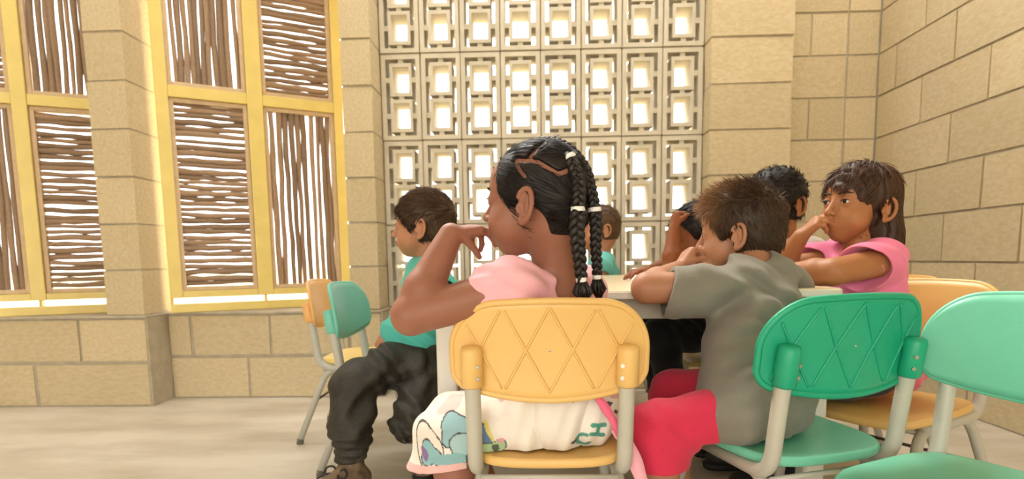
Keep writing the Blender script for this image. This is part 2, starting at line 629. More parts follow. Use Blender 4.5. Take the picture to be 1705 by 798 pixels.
def make_chair(name, pm_back, pm_seat):
    root = empty(name)
    # seat: rounded, dished, with a waterfall front edge
    m = MB()
    nr, na = 9, 48
    def rad(a):
        c, s = abs(cos(a)), abs(sin(a))
        n = 4.2
        return 1 / ((c ** n + s ** n) ** (1 / n))
    def pt(rr, a, dz):
        x0, y0 = cos(a) * rad(a) * rr, sin(a) * rad(a) * rr
        w = .152 - .012 * (1 - y0) / 2
        z = .302 - .006 * (1 - min(1, x0 * x0 + y0 * y0)) - .014 * max(0, y0 - .55) ** 2 / .2 + .004 * abs(x0) ** 3
        return (x0 * w, .012 + y0 * .158, z + dz)
    v, f = [pt(0, 0, 0)], []
    for i in range(1, nr + 1):
        rr = sin(pi / 2 * i / nr)
        for j in range(na):
            v.append(pt(rr, 2 * pi * j / na, 0))
    for rr, dz in ((1.018, -.004), (1.022, -.010), (1.012, -.016), (.97, -.019)):
        for j in range(na):
            v.append(pt(rr, 2 * pi * j / na, dz))
    v.append(pt(0, 0, -.019))
    nR = nr + 4
    for j in range(na):
        f.append((0, 1 + j, 1 + (j + 1) % na))
        for i in range(nR - 1):
            f.append((1 + i * na + j, 1 + (i + 1) * na + j, 1 + (i + 1) * na + (j + 1) % na, 1 + i * na + (j + 1) % na))
        f.append((1 + (nR - 1) * na + j, len(v) - 1, 1 + (nR - 1) * na + (j + 1) % na))
    m.add(v, f)
    m.build('seat', pm_seat, root, smooth=True)
    make_backrest(pm_back, root)
    for s in (-1, 1):
        m = MB()
        x = s * .131
        m.tube(round_path([(x, -.173, .496), (x, -.160, .43), (x, -.138, .2735), (x * .93, .10, .2700)], .045, 6), .0138, 14)
        m.build('post', M_steel, root, smooth=True)
        m = MB()
        xs = s * .122
        p = round_path([(s * .158, -.215, .012), (xs, -.115, .2685), (xs, .115, .2685), (s * .150, .185, .012)], .05, 6)
        m.tube(p, .0115, 12)
        leg = m.build('leg', M_steel, root, smooth=True)
        for q in ((s * .158, -.215), (s * .150, .185)):
            m = MB()
            m.tube([(q[0], q[1], 0), (q[0] * .996, q[1] * .99, .02)], [.0125, .0118], 12)
            m.build('foot_cap', M_cap, leg, smooth=False)
    for y in (-.128, .10):
        m = MB()
        m.tube([(-.122, y, .262), (.122, y, .262)], .0055, 8)
        m.build('brace', M_steel, root, smooth=True)
    for y0, y1 in ((-.165, .140),):
        m = MB()
        m.tube([(-.138, y0, .15), (.138, y0, .15)], .0045, 8)
        m.build('stretcher', M_rod, root, smooth=True)
    return root

def place(o, x, y, rz, label):
    o.location = (x, y, 0)
    o.rotation_euler = (0, 0, radians(rz))
    tag(o, label, 'chair', 'school chairs around the table')
    return o
chair_front = place(make_chair('school_chair', P_yel, P_yel), .030, 1.140, 0,
                    'yellow plastic chair with lattice-ribbed back, holding the girl with braids')
chair_green = place(make_chair('school_chair', P_green_shade, P_mint), .490, 1.155, 17.5,
                    'green plastic chair with lattice-ribbed back, coloured as in shade, under the boy in the grey shirt')
chair_mint = place(make_chair('school_chair', P_mint, P_mint), .660, .850, 119,
                   'empty pale mint chair at the right edge, its smooth front showing')
chair_far = place(make_chair('school_chair', P_yel, P_yel), .860, 1.415, 122,
                  'yellow plastic chair of the girl in pink, by the right wall')
chair_teal = place(make_chair('school_chair', P_teal, P_teal), -.430, 1.86, -91,
                   'teal plastic chair with the boy in black trousers seated sideways on it')
chair_orange = place(make_chair('school_chair', P_orange, P_pale_yel), -.620, 2.18, -90,
                     'empty orange chair with a pale yellow seat near the window')

# table
M_top = mat('table_laminate', 'ecd7ae', .28, .06, 5)
M_edge = mat('table_edging', 'dcd8ca', .5, .05, 8)
M_apron = mat('grey_apron', 'a49c8a', .55, .08, 8)
M_tleg = mat('table_leg_enamel', 'd5d2c6', .45, .05, 8)
TX0, TX1, TY0, TY1, TZ = -.23, .66, 1.235, 2.42, .58
tb = empty('table', ((TX0 + TX1) / 2, (TY0 + TY1) / 2, 0))
tag(tb, 'low school table with a pale wood-tone top, grey apron and square legs', 'table')
ox, oy = (TX0 + TX1) / 2, (TY0 + TY1) / 2
w2, d2 = (TX1 - TX0) / 2, (TY1 - TY0) / 2
def rrect(w, d, r, z0, z1, mb):
    pts = []
    for cx, cy, a0 in ((w - r, d - r, 0), (-w + r, d - r, 90), (-w + r, -d + r, 180), (w - r, -d + r, 270)):
        for k in range(6):
            a = radians(a0 + 18 * k)
            pts.append((cx + r * cos(a), cy + r * sin(a)))
    n = len(pts)
    mb.add([(x, y, z0) for x, y in pts] + [(x, y, z1) for x, y in pts],
           [tuple(range(n - 1, -1, -1)), tuple(range(n, 2 * n))] + [(i, (i + 1) % n, n + (i + 1) % n, n + i) for i in range(n)])
m = MB()
rrect(w2 - .004, d2 - .004, .03, TZ - .016, TZ, m)
top = m.build('tabletop', M_top, tb)
m = MB()
rrect(w2, d2, .034, TZ - .017, TZ - .0015, m)
m.build('edging', M_edge, top, bevel=.003)
for a in ((-w2 + .03, w2 - .03, -d2 + .03, -d2 + .048), (-w2 + .03, w2 - .03, d2 - .048, d2 - .03),
          (-w2 + .03, -w2 + .048, -d2 + .048, d2 - .048), (w2 - .048, w2 - .03, -d2 + .048, d2 - .048)):
    m = MB()
    m.box(*a, TZ - .062, TZ - .017)
    m.build('apron', M_apron, tb, bevel=.002)
for sx in (-1, 1):
    for sy in (-1, 1):
        m = MB()
        x, y = sx * (w2 - .045), sy * (d2 - .045)
        m.box(x - .023, x + .023, y - .023, y + .023, .006, TZ - .017)
        l = m.build('leg', M_tleg, tb, bevel=.008, seg=3)
        m = MB()
        m.box(x - .025, x + .025, y - .025, y + .025, 0, .012)
        m.build('foot', M_cap, l, bevel=.003)
# ------------------------------------------------------------------ organic shapes: distance fields meshed by surface nets
def V(*a):
    return np.array(a[0] if len(a) == 1 else a, float)
def unit(a):
    a = np.asarray(a, float)
    return a / np.linalg.norm(a)
def basis(fwd, up=(0, 0, 1)):
    """columns: right, forward, up"""
    f = unit(tuple(fwd) + (0,) * (3 - len(fwd)))
    r = unit(np.cross(f, up))
    return np.stack([r, f, np.cross(r, f)], 1)

def cone(a, b, r1, r2, k=.01, op=1):
    return ('c', V(a), V(b), r1, r2, k, op)
def ell(c, rad, R=None, k=.01, op=1):
    return ('e', V(c), V(rad), np.eye(3) if R is None else R, None, k, op)
def chain(pts, rs, k=.01, op=1):
    return [cone(pts[i], pts[i + 1], rs[i], rs[i + 1], k, op) for i in range(len(pts) - 1)]

def field(prims, h, pad=.02, cuts=None, disp=None):
    lo, hi = np.full(3, 9.), np.full(3, -9.)
    for p in prims:
        if p[6] < 0:
            continue
        if p[0] == 'c':
            for q, r in ((p[1], p[3]), (p[2], p[4])):
                lo, hi = np.minimum(lo, q - r), np.maximum(hi, q + r)
        else:
            e = np.sqrt(((p[3] * p[2][None, :]) ** 2).sum(1))
            lo, hi = np.minimum(lo, p[1] - e), np.maximum(hi, p[1] + e)
    lo -= pad
    hi += pad
    n = np.ceil((hi - lo) / h).astype(int) + 1
    ax = [(lo[i] + h * np.arange(n[i])).astype(np.float32) for i in range(3)]
    f = np.full(n, .08, np.float32)
    for p in prims:
        k, op = p[5], p[6]
        mg = k + 2.5 * h + (.012 if op > 0 else 0)
        if p[0] == 'c':
            a, b, r1, r2 = p[1:5]
            bl = np.minimum(a - r1, b - r2) - mg
            bh = np.maximum(a + r1, b + r2) + mg
        else:
            e = np.sqrt(((p[3] * p[2][None, :]) ** 2).sum(1))
            bl, bh = p[1] - e - mg, p[1] + e + mg
        i0 = np.clip(np.floor((bl - lo) / h).astype(int), 0, n - 1)
        i1 = np.clip(np.ceil((bh - lo) / h).astype(int) + 1, 1, n)
        if np.any(i1 <= i0):
            continue
        x = ax[0][i0[0]:i1[0], None, None]
        y = ax[1][None, i0[1]:i1[1], None]
        z = ax[2][None, None, i0[2]:i1[2]]
        if p[0] == 'c':
            d = b - a
            L2 = max(float(d @ d), 1e-9)
            px, py, pz = x - np.float32(a[0]), y - np.float32(a[1]), z - np.float32(a[2])
            t = np.clip((px * np.float32(d[0]) + py * np.float32(d[1]) + pz * np.float32(d[2])) / np.float32(L2), 0, 1)
            dist = np.sqrt((px - t * np.float32(d[0])) ** 2 + (py - t * np.float32(d[1])) ** 2 + (pz - t * np.float32(d[2])) ** 2) \
                - (np.float32(r1) + t * np.float32(r2 - r1))
        else:
            R = p[3].astype(np.float32)
            r = p[2].astype(np.float32)
            px, py, pz = x - np.float32(p[1][0]), y - np.float32(p[1][1]), z - np.float32(p[1][2])
            q = [(px * R[0, j] + py * R[1, j] + pz * R[2, j]) / r[j] for j in range(3)]
            k0 = np.sqrt(q[0] ** 2 + q[1] ** 2 + q[2] ** 2)
            k1 = np.sqrt((q[0] / r[0]) ** 2 + (q[1] / r[1]) ** 2 + (q[2] / r[2]) ** 2) + 1e-6
            dist = k0 * (k0 - 1) / k1
        s = (slice(i0[0], i1[0]), slice(i0[1], i1[1]), slice(i0[2], i1[2]))
        g = f[s]
        if op > 0:
            hh = np.maximum(k - np.abs(g - dist), 0) / k
            f[s] = np.minimum(g, dist) - hh * hh * (k / 4)
        else:
            hh = np.maximum(k - np.abs(g + dist), 0) / k
            f[s] = np.maximum(g, -dist) + hh * hh * (k / 4)
    if disp is not None or cuts:
        X, Y, Z = ax[0][:, None, None], ax[1][None, :, None], ax[2][None, None, :]
        if disp is not None:
            f = f + disp(X, Y, Z).astype(np.float32)
        for c in cuts or []:
            f = np.maximum(f, c(X, Y, Z).astype(np.float32))
    # close the box
    f[0], f[-1], f[:, 0], f[:, -1], f[:, :, 0], f[:, :, -1] = .05, .05, .05, .05, .05, .05
    return f, lo, h

def nets(f, lo, h):
    s = f < 0
    c = [s[a:s.shape[0] - 1 + a, b:s.shape[1] - 1 + b, d:s.shape[2] - 1 + d] for a in (0, 1) for b in (0, 1) for d in (0, 1)]
    cnt = sum(q.astype(np.int8) for q in c)
    act = (cnt > 0) & (cnt < 8)
    idx = np.argwhere(act)
    off = np.array([(a, b, d) for a in (0, 1) for b in (0, 1) for d in (0, 1)])
    val = np.stack([f[tuple((idx + o).T)] for o in off], 1)
    acc = np.zeros((len(idx), 3))
    num = np.zeros(len(idx))
    for i in range(8):
        for j in range(i + 1, 8):
            if np.abs(off[i] - off[j]).sum() == 1:
                m = (val[:, i] < 0) != (val[:, j] < 0)
                t = val[:, i] / np.where(m, val[:, i] - val[:, j], 1)
                acc[m] += off[i] + t[m, None] * (off[j] - off[i])
                num[m] += 1
    verts = lo + h * (idx + acc / num[:, None])
    vid = np.full(act.shape, -1, np.int64)
    vid[act] = np.arange(len(idx))
    quads = []
    for a in range(3):
        b, d = (a + 1) % 3, (a + 2) % 3
        s0 = np.take(s, range(0, s.shape[a] - 1), a)
        s1 = np.take(s, range(1, s.shape[a]), a)
        e = np.argwhere(s0 != s1)
        e = e[(e[:, b] > 0) & (e[:, d] > 0) & (e[:, b] < s.shape[b] - 1) & (e[:, d] < s.shape[d] - 1)]
        eb, ed = np.eye(3, dtype=int)[b], np.eye(3, dtype=int)[d]
        q = np.stack([vid[tuple((e - o).T)] for o in (0 * eb, eb, eb + ed, ed)], 1)
        fl = s0[tuple(e.T)]
        q[~fl] = q[~fl][:, ::-1]
        quads.append(q)
    return verts, np.concatenate(quads)

def mesh_np(name, v, q, m, smooth=True, tint=None):
    me = bpy.data.meshes.new(name)
    k = q.shape[1]
    me.vertices.add(len(v))
    me.vertices.foreach_set('co', np.ascontiguousarray(v, np.float32).ravel())
    me.loops.add(q.size)
    me.loops.foreach_set('vertex_index', np.ascontiguousarray(q, np.int32).ravel())
    me.polygons.add(len(q))
    me.polygons.foreach_set('loop_start', np.arange(0, q.size, k, dtype=np.int32))
    me.polygons.foreach_set('use_smooth', np.full(len(q), smooth))
    me.update(calc_edges=True)
    me.validate()
    if m:
        me.materials.append(m)
    if tint is not None:
        at = me.color_attributes.new('tint', 'FLOAT_COLOR', 'POINT')
        c = np.ones((len(v), 4), np.float32)
        c[:, :3] = tint
        at.data.foreach_set('color', c.ravel())
    return me

def organic(name, prims, m, parent, h=.003, cuts=None, disp=None, tint=None, relax=1, origin=None):
    """mesh a list of primitives as one continuous surface in world coordinates, parented to an empty at origin"""
    f, lo, hh = field(prims, h, cuts=cuts, disp=disp)
    v, q = nets(f, lo, hh)
    for _ in range(relax):
        a = np.zeros_like(v)
        n = np.zeros(len(v))
        for i, j in ((0, 1), (1, 2), (2, 3), (3, 0)):
            np.add.at(a, q[:, i], v[q[:, j]])
            np.add.at(a, q[:, j], v[q[:, i]])
            np.add.at(n, q[:, i], 1)
            np.add.at(n, q[:, j], 1)
        v = v * .5 + .5 * a / np.maximum(n, 1)[:, None]
    t = tint(v) if tint is not None else None
    o0 = V(parent.location) if parent is not None else V(0, 0, 0)
    me = mesh_np(name, v - o0, q, m, tint=t)
    o = link(name, me, parent)
    return o, v

def child_of(o, parent):
    """parent o (built in world coordinates) to an Empty without moving it"""
    o.parent = parent
    o.location = Vector(o.location) - parent.location
    return o

# ------------------------------------------------------------------ skin, cloth and hair materials
def skin_mat(name, c):
    return mat(name, c, .5, .07, 30, .1, 300, attr='tint', spec=.35, sss=.12)
def cloth_mat(name, c, rough=.85, bump=.25, tinted=True, var=.06):
    return mat(name, c, rough, var, 25, bump, 420, attr='tint' if tinted else None, sheen=.15, spec=.25)
def hair_mat(name, c):
    return mat(name, c, .52, .15, 60, 0, attr='tint', spec=.35)

# ------------------------------------------------------------------ anatomy
class Head:
    """head frame: local x right, y forward, z up; scale 1 is a child's head 0.2 m tall"""
    def __init__(s, c, fwd, tilt=0.0, roll=0.0, sc=1.0):
        s.c, s.s = V(c), sc
        R = basis((fwd[0], fwd[1], 0))
        ct, st = cos(tilt), sin(tilt)           # tilt > 0 raises the chin
        R = R @ np.array([[1, 0, 0], [0, ct, -st], [0, st, ct]])
        cr, sr = cos(roll), sin(roll)
        s.R = R @ np.array([[cr, 0, sr], [0, 1, 0], [-sr, 0, cr]])
    def p(s, *a):
        return s.c + s.R @ (V(*a) * s.s)
    def loc(s, w):
        return (w - s.c) @ s.R / s.s
    def e(s, c, r, k=.012, op=1, R=None):
        return ell(s.p(c), V(r) * s.s, s.R if R is None else s.R @ R, k * s.s, op)
    def cn(s, a, b, r1, r2, k=.008, op=1):
        return cone(s.p(a), s.p(b), r1 * s.s, r2 * s.s, k * s.s, op)
    def prims(s, ears=(-1, 1), eyes=(-1, 1), fat=1.0):
        E, C = s.e, s.cn
        P = [E((0, -.012, .026), (.071, .087, .075)), E((0, .030, -.026), (.055, .052, .064), .02),
             E((0, .040, .030), (.055, .042, .046), .02), E((0, .047, -.077), (.026, .026, .021), .022),
             E((.031, .044, -.042), (.030 * fat, .030 * fat, .032), .02), E((-.031, .044, -.042), (.030 * fat, .030 * fat, .032), .02),
             E((0, -.045, -.035), (.046, .040, .05), .03),
             E((0, .068, -.052), (.026, .018, .022), .014)]
        P += [E((x * .028, .086, .003), (.017, .010, .010), .012, -1) for x in eyes]
        P += [C((0, .079, .008), (0, .0965, -.024), .0055, .0085, .010),
              E((0, .098, -.027), (.0085, .0085, .0075), .006),
              E((.0095, .090, -.029), (.0062, .0075, .0058), .004), E((-.0095, .090, -.029), (.0062, .0075, .0058), .004),
              E((.0045, .0945, -.0345), (.0025, .003, .003), .002, -1), E((-.0045, .0945, -.0345), (.0025, .003, .003), .002, -1)]
        P += [E((0, .0885, -.0485), (.0155, .0065, .0048), .004), E((0, .0865, -.0575), (.0135, .0068, .0055), .004),
              E((0, .0965, -.0530), (.019, .0050, .0010), .002, -1)]
        for x in eyes:
            P += [E((x * .0285, .0680, .002), (.0150, .0140, .0135), .006),
                  E((x * .0290, .0800, .0015), (.0118, .0085, .0042), .0025, -1)]
        for x in ears:
            pts = []
            for i in range(13):
                a = radians(-58 + 250 * i / 12)
                u, w = .0165 * sin(a), .0275 * cos(a)
                y = -.012 - u - .12 * w
                pts.append((x * (.0735 + max(0, u) * .55 + .003), y, -.014 + w))
            for i in range(12):
                P.append(C(pts[i], pts[i + 1], .0041, .0041, .003))
            P += [E((x * .0735, -.011, -.015), (.0045, .013, .0235), .004),
                  E((x * .0755, -.0055, -.040), (.0042, .0068, .0085), .005),
                  C((x * .0765, -.018, .000), (x * .0775, -.016, -.024), .0030, .0034, .003),
                  C((x * .0745, .0015, -.016), (x * .0755, .001, -.023), .0042, .0042, .004),
                  E((x * .0800, -.0075, -.018), (.0055, .0052, .0085), .003, -1)]
        return P
    def skin_tint(s, v, lip=(.88, .62, .60)):
        q = s.loc(v)
        t = np.ones((len(v), 3))
        d = np.sqrt((q[:, 0] / .0185) ** 2 + ((q[:, 1] - .090) / .013) ** 2 + ((q[:, 2] + .053) / .0095) ** 2)
        w = np.clip(1.6 - 1.2 * d, 0, 1)[:, None]
        t = t * (1 - w) + w * np.array(lip)
        return t
    def face_parts(s, parent, eyes=(-1, 1), brow=(.10, .06, .04)):
        for x in eyes:
            m = MB()
            c = s.p(x * .0285, .0672, .0018)
            m.ball((0, 0, 0), .0128 * s.s, 16, 10)
            o = m.build('eye', M_eye, parent, smooth=True)
            o.location = Vector(c) - parent.location
            m = MB()
            d = s.R @ unit((x * .02, 1, -.02))
            a = Vector(d * .0120 * s.s)
            m.tube([a * .985, a * 1.055, a * 1.075], [.0056 * s.s, .0052 * s.s, .002 * s.s], 14)
            i = m.build('iris', M_iris, o, smooth=True)
            # lashes and brow
            m = MB()
            m.tube([s.p(x * (.0285 + dx), .0812 - abs(dx) * .25, .0063 - (dx / .0125) ** 2 * .0032) for dx in np.linspace(-.0125, .0135, 8)],
                   [.0006 * s.s, .0011 * s.s, .0013 * s.s, .0013 * s.s, .0013 * s.s, .0013 * s.s, .0012 * s.s, .0006 * s.s], 6)
            child_of(m.build('eyelash', M_lash, None, smooth=True), parent)
            m = MB()
            m.tube([s.p(x * (.0285 + dx), .0835 - .010 * ((dx + .02) / .036) ** 2, .0200 + .004 * cos((dx - .002) * 70)) for dx in np.linspace(-.018, .018, 8)],
                   [.0010 * s.s, .0022 * s.s, .0025 * s.s, .0025 * s.s, .0023 * s.s, .002 * s.s, .0015 * s.s, .0008 * s.s], 6)
            child_of(m.build('eyebrow', M_lash, None, smooth=True), parent)

def hand(wr, d, n, side, curl, sc=1.0, thumb=(.75, .55, .25), tcurl=.35, spread=.12, kb=.004):
    """wrist, pointing direction, palm-facing normal, thumb side sign; curl = 4 x (base, mid, tip) radians"""
    d = unit(d)
    n = unit(V(n) - d * (V(n) @ d))
    s = np.cross(n, d) * side
    wr = V(wr)
    P = []
    root = [(.054, .0175), (.057, .006), (.0545, -.006), (.049, -.0165)]
    seg = [(.023, .015, .012), (.026, .017, .012), (.024, .016, .012), (.019, .012, .010)]
    for (l, o), sg, c, r in zip(root, seg, curl, (.0066, .0068, .0064, .0057)):
        b = wr + sc * (d * l + s * o)
        P.append(cone(wr + sc * s * o * .45, b, .0125 * sc, .0098 * sc, .008 * sc))
        dd = unit(d + s * o * spread / .02)
        a = 0
        q = b
        for k in range(3):
            a += c[k]
            nd = cos(a) * dd + sin(a) * n
            q2 = q + nd * sg[k] * sc
            P.append(cone(q, q2, r * sc * (1 - .06 * k), r * sc * (.93 - .07 * k), .0022 * sc if k else kb * sc))
            q = q2
    t = wr + sc * (d * .014 + s * .013)
    td = unit(thumb[0] * d + thumb[1] * s + thumb[2] * n)
    a = 0
    q = t
    for k, (l, r) in enumerate(((.026, .0092), (.019, .0072), (.014, .0066))):
        a += tcurl if k else 0
        nd = unit(cos(a) * td + sin(a) * unit(n - .35 * s + .2 * d))
        q2 = q + nd * l * sc
        P.append(cone(q, q2, r * sc, r * sc * (.88 if k < 2 else .8), .006 * sc if k == 0 else .0022 * sc))
        q = q2
    return P

def torso(pel, che, nek, shL, shR, F, g=0.0, w=1.0, k=.03):
    pel, che, nek, shL, shR = map(V, (pel, che, nek, shL, shR))
    u = unit(che - pel)
    R = basis(F, u)
    R = np.stack([R[:, 0], np.cross(u, R[:, 0]), u], 1)
    wai = (pel + che) / 2
    P = [ell(pel, (.092 * w + g, .078 * w + g, .072 + g), R, k), ell(wai, (.083 * w + g, .068 * w + g, .085 + g), R, k),
         ell(che, (.093 * w + g, .066 * w + g, .085 + g), R, k)]
    for s in (shL, shR):
        P.append(cone(che * .35 + nek * .65, s, .040 + g, .034 + g, .02))
    return P

def arm(sh, el, wr, r=(.034, .027, .029, .019), g=0.0, k=.012):
    """upper arm and forearm with a soft elbow and a swelling forearm"""
    sh, el, wr = V(sh), V(el), V(wr)
    m = el + (wr - el) * .3
    return [cone(sh, el, r[0] + g, r[1] + g, k), cone(el, m, r[1] * .93 + g, r[2] + g, k), cone(m, wr, r[2] + g, r[3] + g, k)]

def leg(hp, kn, an, r=(.062, .044, .042, .026), g=0.0, k=.015):
    hp, kn, an = V(hp), V(kn), V(an)
    m = kn + (an - kn) * .3
    return [cone(hp, kn, r[0] + g, r[1] + g, k), cone(kn, m, r[1] * .95 + g, r[2] + g, k), cone(m, an, r[2] + g, r[3] + g, k)]

def foot(an, d):
    an, d = V(an), unit(V(d[0], d[1], 0))
    return [cone(an, an - V(0, 0, .035) - d * .012, .026, .024, .012), cone(an - V(0, 0, .038), an + d * .10 - V(0, 0, .05), .026, .018, .012)]

def shoe(name, an, d, m, sole_m, parent, h=.004):
    an, d = V(an), unit(V(d[0], d[1], 0))
    s = V(d[1], -d[0], 0)
    z = an[2] - .085
    gz = V(0, 0, 1)
    b = V(an[0], an[1], max(0, z))
    P = [cone(b + gz * .036 - d * .025, b + gz * .034 + d * .11, .032, .030, .02), cone(b + gz * .085, b + gz * .04, .033, .036, .02),
         cone(b + gz * .06 + d * .01, b + gz * .035 + d * .09, .030, .026, .02),
         cone(b + gz * .13, b + gz * .088, .029, .029, .002, -1)]
    o, v = organic(name, P, m, parent, h, cuts=[lambda X, Y, Z: b[2] + .012 - Z + 0 * X + 0 * Y])
    P = [cone(b + gz * .012 - d * .027, b + gz * .012 + d * .112, .036, .034, .02)]
    so, _ = organic('sole', P, sole_m, parent, h, cuts=[lambda X, Y, Z: b[2] - Z + 0 * X + 0 * Y, lambda X, Y, Z: Z - b[2] - .020 + 0 * X + 0 * Y])
    so.parent = o
    return o

# ------------------------------------------------------------------ hair strands
def normals_of(o):
    n = np.zeros(len(o.data.vertices) * 3, np.float32)
    o.data.vertex_normals.foreach_get('vector', n)
    return n.reshape(-1, 3)

def strands(name, v, nor, H, fn, m, parent, n=1500, w=.0014, seg=5, bend=1.0, seed=1, tintf=None):
    """thin tapered locks rooted on points v; fn(local p, local n) -> local direction, length, mask"""
    r = np.random.default_rng(seed)
    i = r.integers(0, len(v), n)
    p, nn = v[i], nor[i]
    lp, ln = H.loc(p), nn @ H.R
    d, L, keep = fn(lp, ln, r)
    p, nn, d, L, lp = p[keep], nn[keep], d[keep], L[keep] * H.s, lp[keep]
    d = d @ H.R.T
    d /= np.linalg.norm(d, axis=1, keepdims=True)
    N = len(p)
    ring, rad = [], []
    ww = w * r.uniform(.6, 1.3, N) * H.s
    q = p - nn * .001
    for k in range(seg + 1):
        t = k / seg
        sd = np.cross(d, nn)
        sd /= np.linalg.norm(sd, axis=1, keepdims=True) + 1e-9
        up = np.cross(sd, d)
        wk = (ww * (1 - t ** 2.2) + .00012)[:, None]
        ring.append(np.stack([q - sd * wk, q + sd * wk, q + up * wk * .9], 1))
        st = (L / seg)[:, None]
        q = q + d * st
        d = d - nn * st / .085 * bend + r.normal(0, .035, d.shape)
        d /= np.linalg.norm(d, axis=1, keepdims=True)
    vv = np.stack(ring, 1).reshape(-1, 3)             # N, seg+1, 3
    base = (np.arange(N) * (seg + 1) * 3)[:, None]
    fs = []
    for k in range(seg):
        for j in range(3):
            fs.append(np.concatenate([base + k * 3 + j, base + k * 3 + (j + 1) % 3, base + (k + 1) * 3 + (j + 1) % 3, base + (k + 1) * 3 + j], 1))
    q4 = np.concatenate(fs)
    tn = r.uniform(.55, 1.5, N)[:, None] * np.ones(3)
    if tintf is not None:
        tn = tn * tintf(lp)
    tn = np.repeat(tn, (seg + 1) * 3, 0)
    me = mesh_np(name, vv - V(parent.matrix_world.translation if False else o_loc(parent)), q4, m, tint=tn)
    o = link(name, me, parent)
    o['kind'] = 'stuff'
    return o

def o_loc(o):
    t = V(o.location)
    while o.parent:
        o = o.parent
        t = t + V(o.location)
    return t

def hair_cap(H, parent, m, infl=.010, nape=-.058, fore=.0, h=.003, extra=(), cuts_extra=(), tintf=None, name='hair', top=.0, ear=1.0):
    """close-fitting hair volume with the face and the ears cut out"""
    P = [H.e((0, -.012, .026), (.071 + infl, .087 + infl, .075 + infl + top)), H.e((0, -.045, -.030), (.050 + infl * .7, .043 + infl * .7, .05), .03)]
    P += list(extra)
    P += [H.e((0, .105 + fore, -.028), (.105, .085, .083), .006, -1)]
    P += [H.e((x * .080, .012, -.048), (.030, .026, .046), .006, -1) for x in (-1, 1)]
    P += [H.e((x * .080, -.012, -.022), (.022, .0195 * ear, .031 * ear), .004, -1) for x in (-1, 1)]
    P += list(cuts_extra)
    up, zc = H.R[:, 2], H.p(0, 0, nape)
    cut = lambda X, Y, Z: -((X - zc[0]) * up[0] + (Y - zc[1]) * up[1] + (Z - zc[2]) * up[2])
    o, v = organic(name, P, m, parent, h, cuts=[cut], tint=(lambda w: np.ones((len(w), 3)) if tintf is None else tintf(H.loc(w))))
    return o, v, normals_of(o)

M_eye = mat('eye_white', 'e9e2d8', .2, .03, 20)
M_iris = mat('iris', '1d120c', .15, .05, 20)
M_lash = mat('dark_lash', '1a120e', .6, .05, 20)
# ------------------------------------------------------------------ the children
HP = lambda H, a, b: H.p(a)
def person(name_label, x, y):
    o = empty('person', (x, y, 0))
    tag(o, name_label, 'person', 'children at the table')
    return o
def zcut(z):
    return lambda X, Y, Z: z - Z + 0 * X + 0 * Y
def folds(amp, fx, fy, fz, ph=0.0, warp=3.0):
    return lambda X, Y, Z: amp * np.sin(X * fx + Y * fy + Z * fz + ph + warp * np.sin(X * 17 + Z * 23 + ph) + .8 * np.sin(Y * 31 + ph))
ones = lambda v: np.ones((len(v), 3))
def sum_f(*fs):
    return lambda X, Y, Z: sum(f(X, Y, Z) for f in fs)
TORSO_SKIN = dict(g=-.006)

S_A = skin_mat('skin_warm_brown', '996650')
S_B = skin_mat('skin_tan', 'b07c5d')
S_C = skin_mat('skin_golden_brown', 'ad7349')
S_D = skin_mat('skin_light_tan', 'b88160')
S_F = skin_mat('skin_deep_brown', '925632')
HR_black = hair_mat('hair_black', '1d1613')
HR_brown = hair_mat('hair_dark_brown', '472e1c')
HR_mid = hair_mat('hair_brown', '4a3420')
HR_soft = hair_mat('hair_soft_brown', '59422d')

# ============ girl with braids, yellow chair
A = person('girl with two black braids and a pink puff-sleeved dress on the yellow chair', .03, 1.12)
hA = Head((.010, 1.06, .753), (-.92, .39), 0.0, 0.0, .98)
aN = V(.048, 1.078, .617)
P = hA.prims(ears=(-1, 1), fat=1.08)
P += [cone(hA.p(0, -.030, -.045), aN + V(0, 0, -.01), .040, .041, .02)]
P += torso((.04, 1.125, .38), (.046, 1.09, .54), aN, (-.018, 1.004, .598), (.104, 1.145, .594), (-.7, .71), g=-.004)
P += arm((-.018, 1.000, .604), (-.204, .985, .557), (-.140, 1.040, .694), (.037, .033, .034, .0215))
P += hand((-.140, 1.040, .694), (.062, .050, .016), (.15, .30, -1), 1,
          ((.25, .45, .3), (.45, .5, .3), (.75, .8, .5), (1.0, .8, .5)), .95, thumb=(.62, .2, .85), tcurl=.25)
P += arm((.106, 1.145, .590), (.135, 1.205, .46), (.01, 1.19, .43))
P += hand((.01, 1.19, .43), (-1, -.2, -.2), (0, 0, -1), 1, ((.3, .3, .2),) * 4, .95)
P += leg((.0, 1.10, .352), (-.165, 1.070, .316), (-.105, 1.07, .10), r=(.055, .038, .038, .026)) + foot((-.105, 1.07, .10), (-1, -.1))
P += leg((.05, 1.165, .352), (-.165, 1.155, .318), (-.06, 1.16, .10), r=(.055, .038, .038, .026)) + foot((-.06, 1.16, .10), (-1, .1))
organic('body', P, S_A, A, .0022, tint=hA.skin_tint)
hA.face_parts(A, eyes=(-1, 1))
